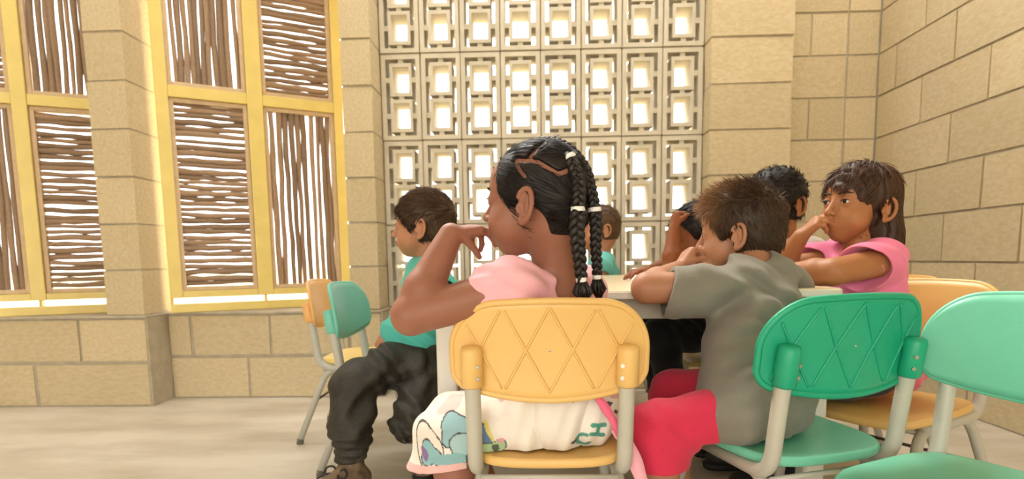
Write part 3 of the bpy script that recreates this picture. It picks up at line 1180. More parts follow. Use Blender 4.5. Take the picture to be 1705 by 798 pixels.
# bodice with puff sleeves and an open back
M_pink = cloth_mat('pink_cotton', 'f3b6bf')
FA = basis((-.7, .71, 0))
P = torso((.04, 1.125, .38), (.046, 1.09, .54), aN, (-.018, 1.004, .598), (.104, 1.145, .594), (-.7, .71), g=.006)
sl = unit(V(-.204, .985, .557) - V(-.018, 1.0, .604))
RS = basis(sl)
P += [ell((-.036, 1.000, .603), (.050, .054, .052), RS, .018), ell((-.066, .996, .594), (.040, .050, .048), RS, .012)]
P += [ell((.104, 1.150, .588), (.040, .040, .042), None, .018)]
P += [ell(aN + V(.046, -.048, -.005), (.046, .075, .085), FA, .008, -1), ell(aN + V(-.03, .03, .035), (.052, .062, .052), FA, .006, -1)]
def gatherA(X, Y, Z):
    a = np.arctan2(Z - .597, Y - 1.0 + 0 * Z)
    w = np.exp(-((X + .080) / .022) ** 2)
    return   .0013 * w * np.sin(a * 12) + .0026 * np.sin(X * 60 + Z * 95 + 4 * np.sin(Y * 25) + 2 * np.sin(Z * 40))
hemA = lambda X, Y, Z: (X + .097) * sl[0] + (Y - .993) * sl[1] + (Z - .586) * sl[2]
organic('bodice', P, M_pink, A, .0025, cuts=[zcut(.43), hemA], disp=gatherA, tint=ones)
# skirt spread over the seat and the knees
M_skirt = cloth_mat('printed_cotton', 'ebe3d6', bump=.15)
P = [ell((.052, 1.125, .365), (.128, .118, .088), None, .03), cone((.03, 1.125, .44), (.03, 1.125, .38), .082, .10, .03),
     cone((-.0, 1.100, .345), (-.155, 1.068, .318), .072, .062, .03), cone((.0, 1.16, .345), (-.155, 1.15, .318), .072, .062, .03),
     cone((-.158, 1.075, .316), (-.170, 1.075, .24), .062, .072, .03), cone((-.158, 1.135, .316), (-.170, 1.140, .24), .062, .072, .03),
     cone((-.168, 1.075, .285), (-.172, 1.075, .20), .050, .066, .01, -1), cone((-.168, 1.140, .285), (-.172, 1.140, .20), .050, .066, .01, -1)]
def foldA(X, Y, Z):
    w = np.clip((X + .10) / .08, 0, 1)
    ph = X * 95 + Z * 14 + 2.2 * np.sin(Z * 22 + X * 9)
    return w * (.0150 * (np.abs(np.sin(ph * .42)) ** .6 - .7) * -1 + .002 * np.sin(X * 180 - Z * 60)) + (1 - w) * .003 * np.sin(X * 40 + Z * 55 + Y * 30)
def seatcut(X, Y, Z):
    return np.where(X > -.118, .3045 - Z, .262 + .10 * (X + .25) - Z) + 0 * Y
def skirt_print(v):
    x, z, y = v[:, 0], v[:, 2], v[:, 1]
    t = np.ones((len(v), 3))
    front = y < 1.12
    def blob(cx, cz, rx, rz, col, rot=0.0, wob=.12, line=None, lo=0.0):
        dx, dz = x - cx, z - cz
        ca, sa = cos(rot), sin(rot)
        u, w = (dx * ca + dz * sa) / rx, (-dx * sa + dz * ca) / rz
        a = np.arctan2(w, u)
        d = np.sqrt(u * u + w * w) / (1 + wob * np.sin(3 * a + cx * 90))
        m = front & (d < 1) & (d >= lo)
        t[m] = col
        if line is not None:
            e = front & (d >= 1) & (d < 1 + .0022 / min(rx, rz))
            t[e] = line
    ink = (.10, .09, .10)
    blob(-.150, .385, .024, .010, (1.0, .70, .72), .5)
    blob(-.186, .318, .024, .040, (.94, .93, .92), .2, .1, ink, .0)
    blob(-.183, .306, .017, .022, (.32, .62, .72), .1, .2, ink)
    blob(-.193, .305, .006, .014, (.30, .20, .48), .3)
    blob(-.140, .350, .022, .026, (.36, .64, .76), -.4, .15, ink)
    blob(-.118, .318, .030, .024, (.46, .72, .80), .3, .2, ink)
    blob(-.150, .296, .034, .013, (.30, .58, .68), .1, .1)
    blob(-.086, .330, .013, .026, (.16, .30, .55), .5, .2, ink)
    blob(-.078, .345, .004, .024, (.92, .84, .30), .4)
    blob(-.070, .307, .021, .020, (.50, .74, .48), .2, .25, ink)
    blob(-.066, .312, .006, .009, (.12, .16, .12), .2)
    blob(-.056, .326, .007, .004, (.90, .45, .60), .2)
    blob(-.054, .400, .010, .006, (.93, .55, .62), .4)
    blob(.071, .404, .005, .007, (.18, .52, .42), .2)
    blob(.150, .400, .012, .005, (.92, .55, .66), -.4)
    blob(.140, .388, .006, .004, (.12, .10, .12), -.2)
    blob(.153, .372, .006, .003, (.12, .10, .12), -.6)
    # two letters in green
    def bar(x0, z0, x1, z1, r):
        d = np.array([x1 - x0, z1 - z0])
        tt = np.clip(((x - x0) * d[0] + (z - z0) * d[1]) / (d @ d), 0, 1)
        m = front & (np.hypot(x - x0 - tt * d[0], z - z0 - tt * d[1]) < r)
        t[m] = (.10, .42, .37)
    bar(.108, .355, .130, .352, .0042)
    bar(.106, .338, .128, .332, .0042)
    bar(.119, .353, .117, .336, .0036)
    ang = np.arctan2(z - .325, x - .093)
    rr = np.hypot((x - .093), (z - .325) * 1.15)
    t[front & (np.abs(rr - .0125) < .004) & (np.abs(ang - .2) > .6)] = (.10, .42, .37)
    blob(.075, .322, .006, .004, (.08, .08, .09), .5)
    # pink hem band
    t[(x < -.12) & (z < .277 + .10 * (x + .25))] = (.95, .62, .66)
    return t
organic('skirt', P, M_skirt, A, .0022, cuts=[seatcut], disp=foldA, tint=skirt_print)
# pink sash hanging beside the seat
M_sash = cloth_mat('pink_sash', 'ee6f8e', tinted=False)
M_sash2 = cloth_mat('pale_pink_sash', 'f4b0bb', tinted=False)
def ribbon(name, pts, w, d, m, parent, th=.0012):
    pts = smooth_path(pts, 6)
    mb = MB()
    n = len(pts)
    v = []
    d = Vector(d)
    for i, p in enumerate(pts):
        t = (pts[min(i + 1, n - 1)] - pts[max(i - 1, 0)]).normalized()
        s = (d - t * d.dot(t)).normalized()
        nn = s.cross(t)
        ww = w * (1 + .1 * sin(i * .9))
        v += [p - s * ww + nn * th, p + s * ww + nn * th, p + s * ww - nn * th, p - s * ww - nn * th]
    f = [(i * 4 + j, i * 4 + (j + 1) % 4, (i + 1) * 4 + (j + 1) % 4, (i + 1) * 4 + j) for i in range(n - 1) for j in range(4)]
    f += [(3, 2, 1, 0), tuple(range((n - 1) * 4, n * 4))]
    mb.add(v, f)
    return child_of(mb.build(name, m, None, smooth=True), parent)
ribbon('sash', [(.095, 1.010, .435), (.118, 1.001, .405), (.140, 1.004, .370), (.158, 1.012, .335)], .0075, (1, 0, .3), M_sash, A)
ribbon('sash', [(.150, 1.012, .352), (.172, 1.012, .315), (.192, 1.012, .26), (.204, 1.01, .215)], .012, (1, 0, .3), M_sash2, A)
# hair: pulled back, parted, plaited
cuts = []
PART = ([[-.0642, .010, .0684], [-.0691, -.0111, .064], [-.0685, -.0316, .0614], [-.0676, -.0506, .0492], [-.0613, -.0684, .0379], [-.0541, -.0775, .0411], [-.046, -.0842, .0466]],
           [[-.040, -.030, .094], [-.053, -.0244, .0852], [-.0613, -.020, .0763], [-.0687, -.0143, .0648]],
           [[-.0662, .0114, .0643], [-.0742, .0013, .0484], [-.0775, -.0111, .0352]])
PSEG = []
for pl in PART:
    PSEG += list(zip(pl[:-1], pl[1:]))
    for a, b in zip(pl[:-1], pl[1:]):
        cuts.append(hA.cn(V(a) * .958, V(b) * .958, .0050, .0050, .002, -1))
cuts += [hA.e((0, .112, .0), (.100, .072, .092), .008, -1), hA.e((-.070, -.010, -.062), (.045, .040, .048), .006, -1), hA.e((.070, -.010, -.062), (.045, .040, .048), .006, -1), hA.e((0, .0, -.105), (.06, .058, .045), .006, -1)]
def tintA(q):
    t = np.ones((len(q), 3))
    return t
oh, vh, nh = hair_cap(hA, A, HR_black, .0065, -.090, .0, .0024, cuts_extra=cuts, tintf=tintA)
def comb_A(p, n, r):
    sx = np.where(p[:, 0] < 0, -1., 1.)
    up = p[:, 2] > .052 - (p[:, 1] + .03) * -.25
    T = np.where(up[:, None], np.stack([sx * .036, -.086 + 0 * sx, .062 + 0 * sx], 1), np.stack([sx * .03, -.094 + 0 * sx, -.012 + 0 * sx], 1))
    d = T - p + r.normal(0, .004, p.shape)
    dist = np.linalg.norm(d, axis=1)
    d = d / dist[:, None]
    d = d - n * (d * n).sum(1)[:, None]
    d = d / (np.linalg.norm(d, axis=1)[:, None] + 1e-6) + n * .015
    L = np.minimum(.045, dist * .7 + .004)
    keep = (n[:, 2] > -.9) & (p[:, 2] > -.066)
    dt = d / np.linalg.norm(d, axis=1)[:, None]
    for k in range(7):                          # no lock may lie across a parting
        e = p + dt * (L * k / 6)[:, None]
        for a, b in PSEG:
            a, b = V(a), V(b)
            t = np.clip(((e - a) @ (b - a)) / ((b - a) @ (b - a)), 0, 1)
            near = np.linalg.norm(e - a - t[:, None] * (b - a), axis=1) < (.0048 if k == 0 else .0058)
            if k == 0:
                keep &= ~near
            else:
                L = np.where(near, np.minimum(L, L * (k - 1) / 6), L)
    return d, L, keep & (L > .003)
strands('hair_strands', vh, nh, hA, comb_A, HR_black, oh, 3800, .00075, 5, 1.0, 3)
def wisps_A(p, n, r):
    k = (p[:, 1] > -.005) & (p[:, 2] < .06) & (p[:, 2] > .004) & (np.abs(p[:, 0]) > .045)
    d = np.stack([0 * p[:, 0], -.35 + .35 * r.normal(size=len(p)), -.8 + 0 * p[:, 0]], 1)
    d = d - n * (d * n).sum(1)[:, None] + n * .06
    return d, r.uniform(.012, .03, len(p)), k
strands('hair_wisps', vh, nh, hA, wisps_A, HR_black, oh, 2600, .0005, 4, .6, 4)

def braid(name, pts, r0, r1, m, parent, pitch=.026):
    pts = smooth_path(pts, 14)
    n = len(pts)
    L = [0]
    for a, b in zip(pts[:-1], pts[1:]):
        L.append(L[-1] + (b - a).length)
    out = []
    mb = MB()
    for s in range(3):
        q, rr = [], []
        for i in range(n):
            t = (pts[min(i + 1, n - 1)] - pts[max(i - 1, 0)]).normalized()
            sd = t.cross(Vector((.3, -1, 0))).normalized()
            nn = sd.cross(t)
            w = r0 + (r1 - r0) * i / (n - 1)
            ph = 2 * pi * L[i] / pitch + s * 2 * pi / 3
            q.append(pts[i] + sd * (w * .95 * sin(ph)) + nn * (w * .55 * sin(2 * ph)))
            rr.append(w * .72)
        mb.tube(q, rr, 9)
    return child_of(mb.build(name, m, None, smooth=True), parent)
def band(c, d, r, parent):
    c, d = Vector(c), Vector(d).normalized()
    s = d.orthogonal().normalized()
    u = d.cross(s)
    mb = MB()
    for k in (-.0022, .0, .0022):
        ring = [c + d * k + r * (cos(a) * s + sin(a) * u) for a in np.linspace(0, 2 * pi, 15)]
        mb.tube(ring, .0017, 6, cap=False)
    return child_of(mb.build('hair_band', M_band, None, smooth=True), parent)
def tail(c, e, r, m, parent, n=26, seed=2):
    rr = np.random.default_rng(seed)
    c, e = V(c), V(e)
    mb = MB()
    for _ in range(n):
        o1, o2 = rr.normal(0, r * .45, 3), rr.normal(0, r * .75, 3)
        o1[2] = 0
        mid = (c + e) / 2 + o1 * 1.6
        mb.tube([c + o1 * .6, mid, e + o2 * .4], [r * .22, r * .26, r * .05], 5)
    return child_of(mb.build('braid_tail', m, None, smooth=True), parent)
M_band = mat('white_elastic', 'f4f1ec', .6, .04, 30)
M_plait = mat('plait_black', '1f1815', .4, .25, 90, .5, 400, stretch=(1, 1, .3))
b1 = braid('braid', [(.064, 1.000, .822), (.073, .990, .800), (.080, .984, .772), (.080, .982, .745), (.079, .983, .733)], .0070, .0076, M_plait, A, .034)
b1b = braid('braid', [(.079, .983, .728), (.077, .980, .705), (.079, .980, .672), (.083, .984, .640), (.085, .988, .616)], .0092, .0066, M_plait, A, .040)
b2 = braid('braid', [(.018, 1.070, .857), (.046, 1.045, .850), (.072, 1.026, .832), (.094, 1.016, .800), (.104, 1.014, .765), (.110, 1.015, .735)], .0058, .0066, M_plait, A, .032)
b2b = braid('braid', [(.110, 1.015, .730), (.112, 1.012, .705), (.112, 1.016, .672), (.115, 1.024, .640), (.116, 1.029, .620)], .0074, .0056, M_plait, A, .036)
for c, d, r in (((.067, .997, .816), (.4, -.4, -1), .0095), ((.079, .983, .731), (0, 0, -1), .0105), ((.085, .988, .614), (.1, 0, -1), .0078),
                ((.110, 1.015, .732), (.1, 0, -1), .0100), ((.116, 1.029, .617), (0, 0, -1), .0068)):
    band(c, d, r, A)
tail((.085, .988, .614), (.089, .990, .572), .011, HR_black if False else M_plait, A)
tail((.116, 1.029, .617), (.120, 1.030, .578), .009, M_plait, A, seed=5)

# ============ boy in grey shirt, green chair
B = person('boy with spiky brown hair, grey t-shirt and red shorts on the green chair', .44, 1.15)
hB = Head((.469, 1.345, .705), (-.86, .5), -.10, 0.0, .93)
bN, bP, bC = V(.488, 1.285, .615), V(.445, 1.165, .385), V(.468, 1.235, .53)
bL, bR = V(.372, 1.205, .585), V(.580, 1.345, .580)
P = hB.prims(fat=1.05) + [cone(hB.p(0, -.030, -.045), bN, .037, .038, .02)]
P += torso(bP, bC, bN, bL, bR, (-.57, .82), g=-.006)
P += arm(bL, (.238, 1.206, .588), (.338, 1.345, .622), (.035, .0315, .030, .0205))
P += hand((.338, 1.345, .622), (.40, .30, .60), (.6, .1, -.5), 1, ((.9, 1.2, .7), (1.0, 1.2, .7), (1.0, 1.2, .7), (1.1, 1.2, .7)), .92, thumb=(.8, .4, .5), tcurl=.5)
P += arm(bR, (.575, 1.50, .612), (.425, 1.605, .604), (.034, .028, .027, .019))
P += hand((.425, 1.605, .604), (-.95, .25, .02), (0, 0, -1), -1, ((.25, .35, .2), (.2, .35, .2), (.25, .4, .2), (.3, .4, .2)), .92, thumb=(.75, .45, .1), spread=.25)
P += leg((.405, 1.115, .355), (.238, 1.10, .316), (.252, 1.09, .10), r=(.050, .038, .038, .026)) + foot((.252, 1.09, .10), (-.95, .2))
P += leg((.455, 1.215, .355), (.330, 1.335, .332), (.35, 1.36, .10), r=(.050, .038, .038, .026)) + foot((.35, 1.36, .10), (-.8, .6))
organic('body', P, S_B, B, .0024, tint=hB.skin_tint)
hB.face_parts(B, eyes=(-1, 1))
M_grey = cloth_mat('grey_jersey', '7f7a6d', .8)
P = torso(bP, bC, bN, bL, bR, (-.57, .82), g=.013, k=.04)
P += [cone(bN * .5 + bC * .5, bP + V(-.004, -.004, -.02), .076, .098, .04), ell((.385, 1.115, .345), (.072, .078, .062), None, .03), cone(bL, (.292, 1.204, .578), .049, .054, .02), cone(bR, (.582, 1.42, .59), .045, .047, .02),
      cone((.318, 1.204, .582), (.25, 1.205, .574), .040, .046, .004, -1), cone((.582, 1.41, .59), (.58, 1.47, .6), .040, .046, .004, -1),
      ell(bN + V(-.012, .012, .045), (.050, .050, .046), None, .005, -1)]
def foldB(X, Y, Z):
    u = X * .86 + Y * .5
    return np.clip((X - .315) / .05, .15, 1.35) * (.0048 * np.sin(62 * (u * .7 + Z * .75) + 4 * np.sin(Z * 14 + X * 9) + 2 * np.sin(Y * 23)) +
            .0042 * np.sin(48 * (u - Z * .9) + 3 * np.sin(Y * 19 + Z * 11)) + .0012 * np.sin(150 * (Z + .4 * u) + 3 * np.sin(X * 40)))
hemB = lambda X, Y, Z: (.276 - X) * .97 + (Z - .58) * .30 + 0 * Y
organic('t_shirt', P, M_grey, B, .0025, cuts=[zcut(.3045), lambda X, Y, Z: np.where(Z > .49, hemB(X, Y, Z), -1)], disp=foldB, tint=ones)
M_red = cloth_mat('red_jersey', 'd2314e', .8)
P = [cone((.390, 1.118, .347), (.238, 1.10, .320), .058, .056, .02), cone((.238, 1.10, .318), (.241, 1.098, .262), .058, .060, .015),
     cone((.450, 1.21, .355), (.330, 1.335, .335), .066, .056, .02), cone((.330, 1.335, .335), (.333, 1.337, .272), .057, .060, .015),
     cone((.241, 1.098, .272), (.242, 1.098, .22), .044, .049, .004, -1), cone((.333, 1.337, .28), (.334, 1.337, .22), .044, .049, .004, -1)]
def shortcut(X, Y, Z):
    return np.where((X > .315) & (Y < 1.31), .3045, .252 + .15 * np.maximum(0, Y - 1.2)) - Z
organic('shorts', P, M_red, B, .0028, cuts=[shortcut], disp=folds(.0016, 60, 40, 50, .5), tint=ones)
M_black = mat('black_rubber', '211e1b', .6, .1, 30)
M_sole = mat('pale_sole', 'b9a88c', .7, .1, 30)
shoe('shoe', (.252, 1.09, .10), (-.95, .2), M_black, M_sole, B)
shoe('shoe', (.35, 1.36, .10), (-.8, .6), M_black, M_sole, B)
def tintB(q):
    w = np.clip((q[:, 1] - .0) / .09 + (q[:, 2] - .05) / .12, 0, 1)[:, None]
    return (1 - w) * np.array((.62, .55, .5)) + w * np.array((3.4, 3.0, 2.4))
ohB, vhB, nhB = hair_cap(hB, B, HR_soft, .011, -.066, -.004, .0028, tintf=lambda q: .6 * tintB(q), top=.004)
def comb_B(p, n, r):
    top = np.clip((p[:, 2] - .045) / .035, 0, 1)[:, None]
    fw = np.array([0, 1., 0])
    side = np.stack([0 * p[:, 0], -.35 + .4 * (p[:, 1] > 0) * 1.0, -1 + 0 * p[:, 0]], 1)
    side = side - n * (side * n).sum(1)[:, None] + .10 * n
    crown = n * .55 + fw * .9 + np.array([0, 0, .12]) + r.normal(0, .2, p.shape)
    d = side * (1 - top) + crown * top
    L = .012 + .014 * top[:, 0] + r.uniform(0, .010, len(p)) + .006 * (p[:, 1] > .045)
    return d + r.normal(0, .12, p.shape), L, n[:, 2] > -.85
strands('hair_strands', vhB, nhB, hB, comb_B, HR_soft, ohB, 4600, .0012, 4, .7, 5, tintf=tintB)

# ============ girl in pink, right
C = person('girl with brown bobbed hair in a pink top, hand at her mouth', .85, 1.44)
hC = Head((.812, 1.50, .772), (-.93, -.36), .06, -.03, .95)
cN, cP, cC = V(.822, 1.50, .668), V(.86, 1.44, .385), V(.838, 1.49, .575)
cL, cR = V(.822, 1.400, .632), V(.810, 1.600, .640)
P = hC.prims(fat=1.06) + [cone(hC.p(0, -.030, -.045), cN, .037, .040, .02)]
P += torso(cP, cC, cN, cL, cR, (-1, -.08), g=-.006)
P += arm(cL, (.690, 1.360, .612), (.605, 1.475, .606), (.034, .031, .031, .020))
P += hand((.605, 1.475, .606), (-.6, .75, .0), (0, 0, -1), 1, ((.2, .35, .2),) * 4, .92)
P += arm(cR, (.655, 1.570, .612), (.676, 1.500, .697), (.033, .029, .029, .019))
P += hand((.676, 1.500, .697), (.50, -.42, .62), (.75, .10, -.62), -1, ((.45, .7, .4), (.55, .8, .45), (.75, .9, .5), (.9, 1.0, .5)), .92, thumb=(.7, .5, .3), tcurl=.4)
P += leg((.82, 1.40, .37), (.60, 1.38, .36), (.64, 1.39, .10)) + foot((.64, 1.39, .10), (-1, 0))
P += leg((.83, 1.48, .37), (.62, 1.50, .36), (.66, 1.52, .10)) + foot((.66, 1.52, .10), (-1, 0))
organic('body', P, S_C, C, .0022, tint=hC.skin_tint)
hC.face_parts(C)
M_pink2 = cloth_mat('bright_pink_cotton', 'ef82a4')
P = torso(cP, cC, cN, cL, cR, (-1, -.08), g=.011)
P += [cone(cL + V(.004, .01, .004), (.765, 1.380, .618), .049, .056, .02), cone(cR, (.735, 1.598, .628), .048, .050, .02),
      cone((.775, 1.382, .620), (.725, 1.370, .610), .047, .060, .004, -1), cone((.75, 1.593, .628), (.70, 1.585, .62), .040, .05, .004, -1),
      ell(cN + V(-.035, -.004, .022), (.062, .058, .050), None, .006, -1)]
organic('t_shirt', P, M_pink2, C, .0026, cuts=[zcut(.3045)], disp=folds(.0032, 55, 30, 62, 1.3), tint=ones)
M_navy = cloth_mat('dark_trousers', '2a2a30', tinted=False)
def trousers(parent, legs, m, g=.012, h=.004, floor=.3045, seat=None):
    P = []
    for hp, kn, an in legs:
        P += leg(hp, kn, an, g=g)
    organic('trousers', P, m, parent, h, disp=folds(.0025, 50, 40, 55, .3))
trousers(C, [((.80, 1.40, .382), (.60, 1.38, .36), (.635, 1.39, .15)), ((.82, 1.48, .382), (.62, 1.50, .36), (.655, 1.515, .15))], M_navy)
shoe('shoe', (.64, 1.39, .10), (-1, 0), M_black, M_sole, C)
shoe('shoe', (.66, 1.52, .10), (-1, 0), M_black, M_sole, C)
# bob: cap, back and side fall, fringe
bob = [hC.e((0, -.050, -.045), (.076, .060, .085), .03), hC.e((0, -.078, -.098), (.066, .050, .058), .03),
       hC.e((.050, -.050, -.075), (.034, .040, .062), .02), hC.e((-.050, -.050, -.085), (.034, .040, .062), .02)]
fr = [hC.e((0, .058, .050), (.062, .040, .030), .012)]
Pb = [hC.e((0, -.012, .030), (.083, .098, .082))] + bob + \
     [hC.e((0, .112, -.045), (.105, .085, .085), .006, -1)] + [hC.e((x * .088, .040, -.062), (.045, .040, .075), .010, -1) for x in (-1, 1)] + \
     [hC.e((x * .086, -.008, -.022), (.026, .021, .029), .004, -1) for x in (-1, 1)] + [hC.e((0, -.02, -.10), (.040, .040, .055), .006, -1)]
ohC, vhC = organic('hair', Pb, HR_brown, C, .0028, tint=lambda v: .8 * ones(v),
                   disp=lambda X, Y, Z: .0018 * np.sin(X * 300 + Y * 170 + 2 * np.sin(Z * 30)))
nhC = normals_of(ohC)
def comb_C(p, n, r):
    d = np.stack([p[:, 0] * 2.5, np.where(p[:, 1] > .02, .8, -.30), -.9 + 0 * p[:, 0]], 1)
    d[:, 1] += np.where(p[:, 2] > .07, np.where(p[:, 1] > -.02, .8, -.5), 0)
    d = d - n * (d * n).sum(1)[:, None] + n * .005
    L = np.where(p[:, 1] > .03, .034, .055) + r.uniform(-.01, .012, len(p))
    L = np.where(p[:, 2] < -.08, .032, L)
    d /= np.linalg.norm(d, axis=1)[:, None] + 1e-6
    return d + r.normal(0, .03, p.shape) * (1 - np.abs(n)), L * .7, (n[:, 2] > -.6) & ~((p[:, 1] > .02) & (p[:, 2] < .02))
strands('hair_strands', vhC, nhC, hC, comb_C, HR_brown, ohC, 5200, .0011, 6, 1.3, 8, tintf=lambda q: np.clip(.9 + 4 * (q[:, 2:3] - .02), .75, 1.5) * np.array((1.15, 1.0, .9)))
# fringe locks that hang onto the forehead
def fringe_C(p, n, r):
    k = (p[:, 1] > .040) & (p[:, 2] > .032) & (np.abs(p[:, 0]) < .066)
    d = np.stack([p[:, 0] * 1.5, .35 + 0 * p[:, 0], -.9 + 0 * p[:, 0]], 1)
    d = d - n * (d * n).sum(1)[:, None] + n * .03
    return d + r.normal(0, .05, p.shape), r.uniform(.018, .033, len(p)), k
strands('fringe', vhC, nhC, hC, fringe_C, HR_brown, ohC, 3400, .0011, 5, 1.0, 9, tintf=lambda q: 1.25 * np.ones((len(q), 3)))

# ============ boy in teal shirt and black trousers, left
D = person('boy with short brown hair, teal t-shirt and black trousers sitting sideways on the left', -.36, 1.80)
hD = Head((-.336, 1.85, .760), (-.985, .10), -.03, 0.0, .98)
dN, dP, dC = V(-.322, 1.858, .652), V(-.352, 1.825, .39), V(-.332, 1.85, .56)
dL, dR = V(-.296, 1.765, .618), V(-.360, 1.945, .622)
P = hD.prims() + [cone(hD.p(0, -.030, -.045), dN, .036, .038, .02)]
P += torso(dP, dC, dN, dL, dR, (-.95, -.32), g=-.006)
P += arm(dL, (-.235, 1.735, .50), (-.180, 1.655, .43)) + hand((-.180, 1.655, .43), (.3, -.6, -.4), (-.5, 0, -1), 1, ((.3, .3, .2),) * 4, .92)
P += arm(dR, (-.40, 1.93, .49), (-.44, 1.82, .42)) + hand((-.44, 1.82, .42), (-.2, -.9, -.1), (0, 0, -1), -1, ((.3, .3, .2),) * 4, .92)
P += leg((-.375, 1.775, .362), (-.490, 1.578, .308), (-.492, 1.530, .105), r=(.052, .038, .036, .026)) + foot((-.492, 1.53, .10), (-.55, -.83))
P += leg((-.310, 1.785, .358), (-.325, 1.565, .212), (-.305, 1.745, .10), r=(.052, .038, .036, .026)) + foot((-.305, 1.745, .10), (-.1, -1))
organic('body', P, S_D, D, .0028, tint=hD.skin_tint)
hD.face_parts(D)
M_teal = cloth_mat('teal_cotton', '55bfb0')
P = torso(dP, dC, dN, dL, dR, (-.95, -.32), g=.011) + [ell((-.358, 1.805, .425), (.112, .108, .085), None, .03)]
P += [cone(dL, (-.255, 1.745, .550), .045, .048, .02), cone(dR, (-.385, 1.94, .56), .045, .046, .02),
      cone((-.262, 1.748, .563), (-.235, 1.735, .515), .040, .047, .004, -1), ell(dN + V(-.012, 0, .045), (.048, .048, .044), None, .005, -1),
      cone((-.385, 1.94, .565), (-.40, 1.935, .51), .040, .047, .004, -1)]
def teal_print(v):
    t = np.ones((len(v), 3))
    R = basis((-.95, -.32, 0))
    q = (v - V(-.34, 1.84, .0)) @ R
    m = (q[:, 1] > .02) & (np.abs(v[:, 2] - .478) < .010) & (np.abs(q[:, 0]) < .075) & (np.sin(q[:, 0] * 420 + np.sin(v[:, 2] * 300)) > .1)
    t[m] = (1.5, 1.12, 1.12)
    return t
organic('t_shirt', P, M_teal, D, .003, cuts=[zcut(.372)], disp=folds(.0035, 48, 30, 66, 2.1), tint=teal_print)
M_trk = mat('black_twill', '3a352a', .62, .25, 22, .5, 140, col2='25221b', spec=.4)
P = [cone((-.370, 1.785, .362), (-.490, 1.580, .310), .072, .062, .03), cone((-.490, 1.580, .310), (-.492, 1.540, .22), .061, .058, .02),
     cone((-.492, 1.540, .22), (-.492, 1.530, .165), .060, .054, .02), cone((-.492, 1.530, .163), (-.492, 1.530, .138), .041, .040, .008),
     cone((-.310, 1.785, .358), (-.325, 1.568, .214), .074, .062, .03), cone((-.325, 1.568, .214), (-.306, 1.72, .14), .062, .050, .02),
     ell((-.345, 1.82, .365), (.10, .09, .050), None, .03)]
def foldD(X, Y, Z):
    w = np.clip((.23 - Z) / .05, 0, 1)
    return .0052 * np.sin(75 * (Z + .5 * X) + 4 * np.sin(X * 21 + Y * 17)) + .003 * np.sin(60 * (X - .6 * Z + .6 * Y) + 3 * np.sin(Z * 30)) + w * .003 * np.sin(Z * 260)
organic('trousers', P, M_trk, D, .003, disp=foldD)
M_cuff = cloth_mat('ribbed_cuff', '4a4434', tinted=False)
organic('cuff', [cone((-.492, 1.530, .160), (-.492, 1.530, .118), .041, .040, .005), cone((-.492, 1.53, .10), (-.492, 1.53, .13), .034, .034, .002, -1)], M_cuff, D, .002,
        cuts=[lambda X, Y, Z: np.abs(Z - .136) - .020 + 0 * X + 0 * Y],
        disp=lambda X, Y, Z: .0014 * np.sin(np.arctan2(Y - 1.53, X + .492 + 0 * Y) * 34) + 0 * Z)
M_canvas = mat('worn_canvas', '8d7659', .8, .2, 40, .3, 300, col2='5a4a38')
sh = shoe('shoe', (-.492, 1.530, .105), (-.55, -.83), M_canvas, M_black, D, .003)
shoe('shoe', (-.305, 1.745, .10), (-.1, -1), M_canvas, M_black, D)
# laces tied in a bow
m = MB()
c0 = V(-.517, 1.492, .088)
f_, s_ = unit(V(-.55, -.83, 0)), unit(V(-.83, .55, 0))
for s in (-1, 1):
    lp = [c0, c0 + s * s_ * .020 + V(0, 0, .016), c0 + s * s_ * .042 + f_ * .006 + V(0, 0, .010), c0 + s * s_ * .034 + f_ * .014 + V(0, 0, -.004), c0 + V(0, 0, -.001)]
    m.tube(smooth_path(lp, 6), .0030, 6)
    lp = [c0, c0 + s * s_ * .022 + f_ * .02 + V(0, 0, .002), c0 + s * s_ * .046 + f_ * .035 + V(0, 0, -.012)]
    m.tube(smooth_path(lp, 6), .0026, 6)
m.ball(c0, .006, 8, 6)
for k in range(3):
    cc = c0 + f_ * (.018 + .016 * k) + V(0, 0, -.006 - .007 * k)
    m.tube(smooth_path([cc - s_ * .022 - V(0, 0, .010), cc + V(0, 0, .004), cc + s_ * .022 - V(0, 0, .010)], 5), .0026, 6)
lc = m.build('lace', M_black, None, smooth=True)
lc.parent = sh
lc.location = -D.location
ohD, vhD, nhD = hair_cap(hD, D, HR_mid, .010, -.050, .0, .003, top=.004)
def comb_D(p, n, r):
    t = np.clip((p[:, 2] + .01) / .07, 0, 1)
    d = np.stack([p[:, 0] * 3, t * 1.0 - (1 - t) * .3, t * (.1 - 6 * np.maximum(0, p[:, 1] - .03)) - (1 - t) * .8], 1)
    d = d - n * (d * n).sum(1)[:, None]
    d = d / (np.linalg.norm(d, axis=1)[:, None] + 1e-6) + n * .06
    L = .018 + .014 * t + r.uniform(-.004, .008, len(p))
    return d + r.normal(0, .14, p.shape), L, n[:, 2] > -.8
strands('hair_strands', vhD, nhD, hD, comb_D, HR_mid, ohD, 5200, .0012, 5, .8, 12, tintf=lambda q: np.clip(.8 + 8 * (q[:, 2:3] - .03), .6, 1.5) * np.ones(3))

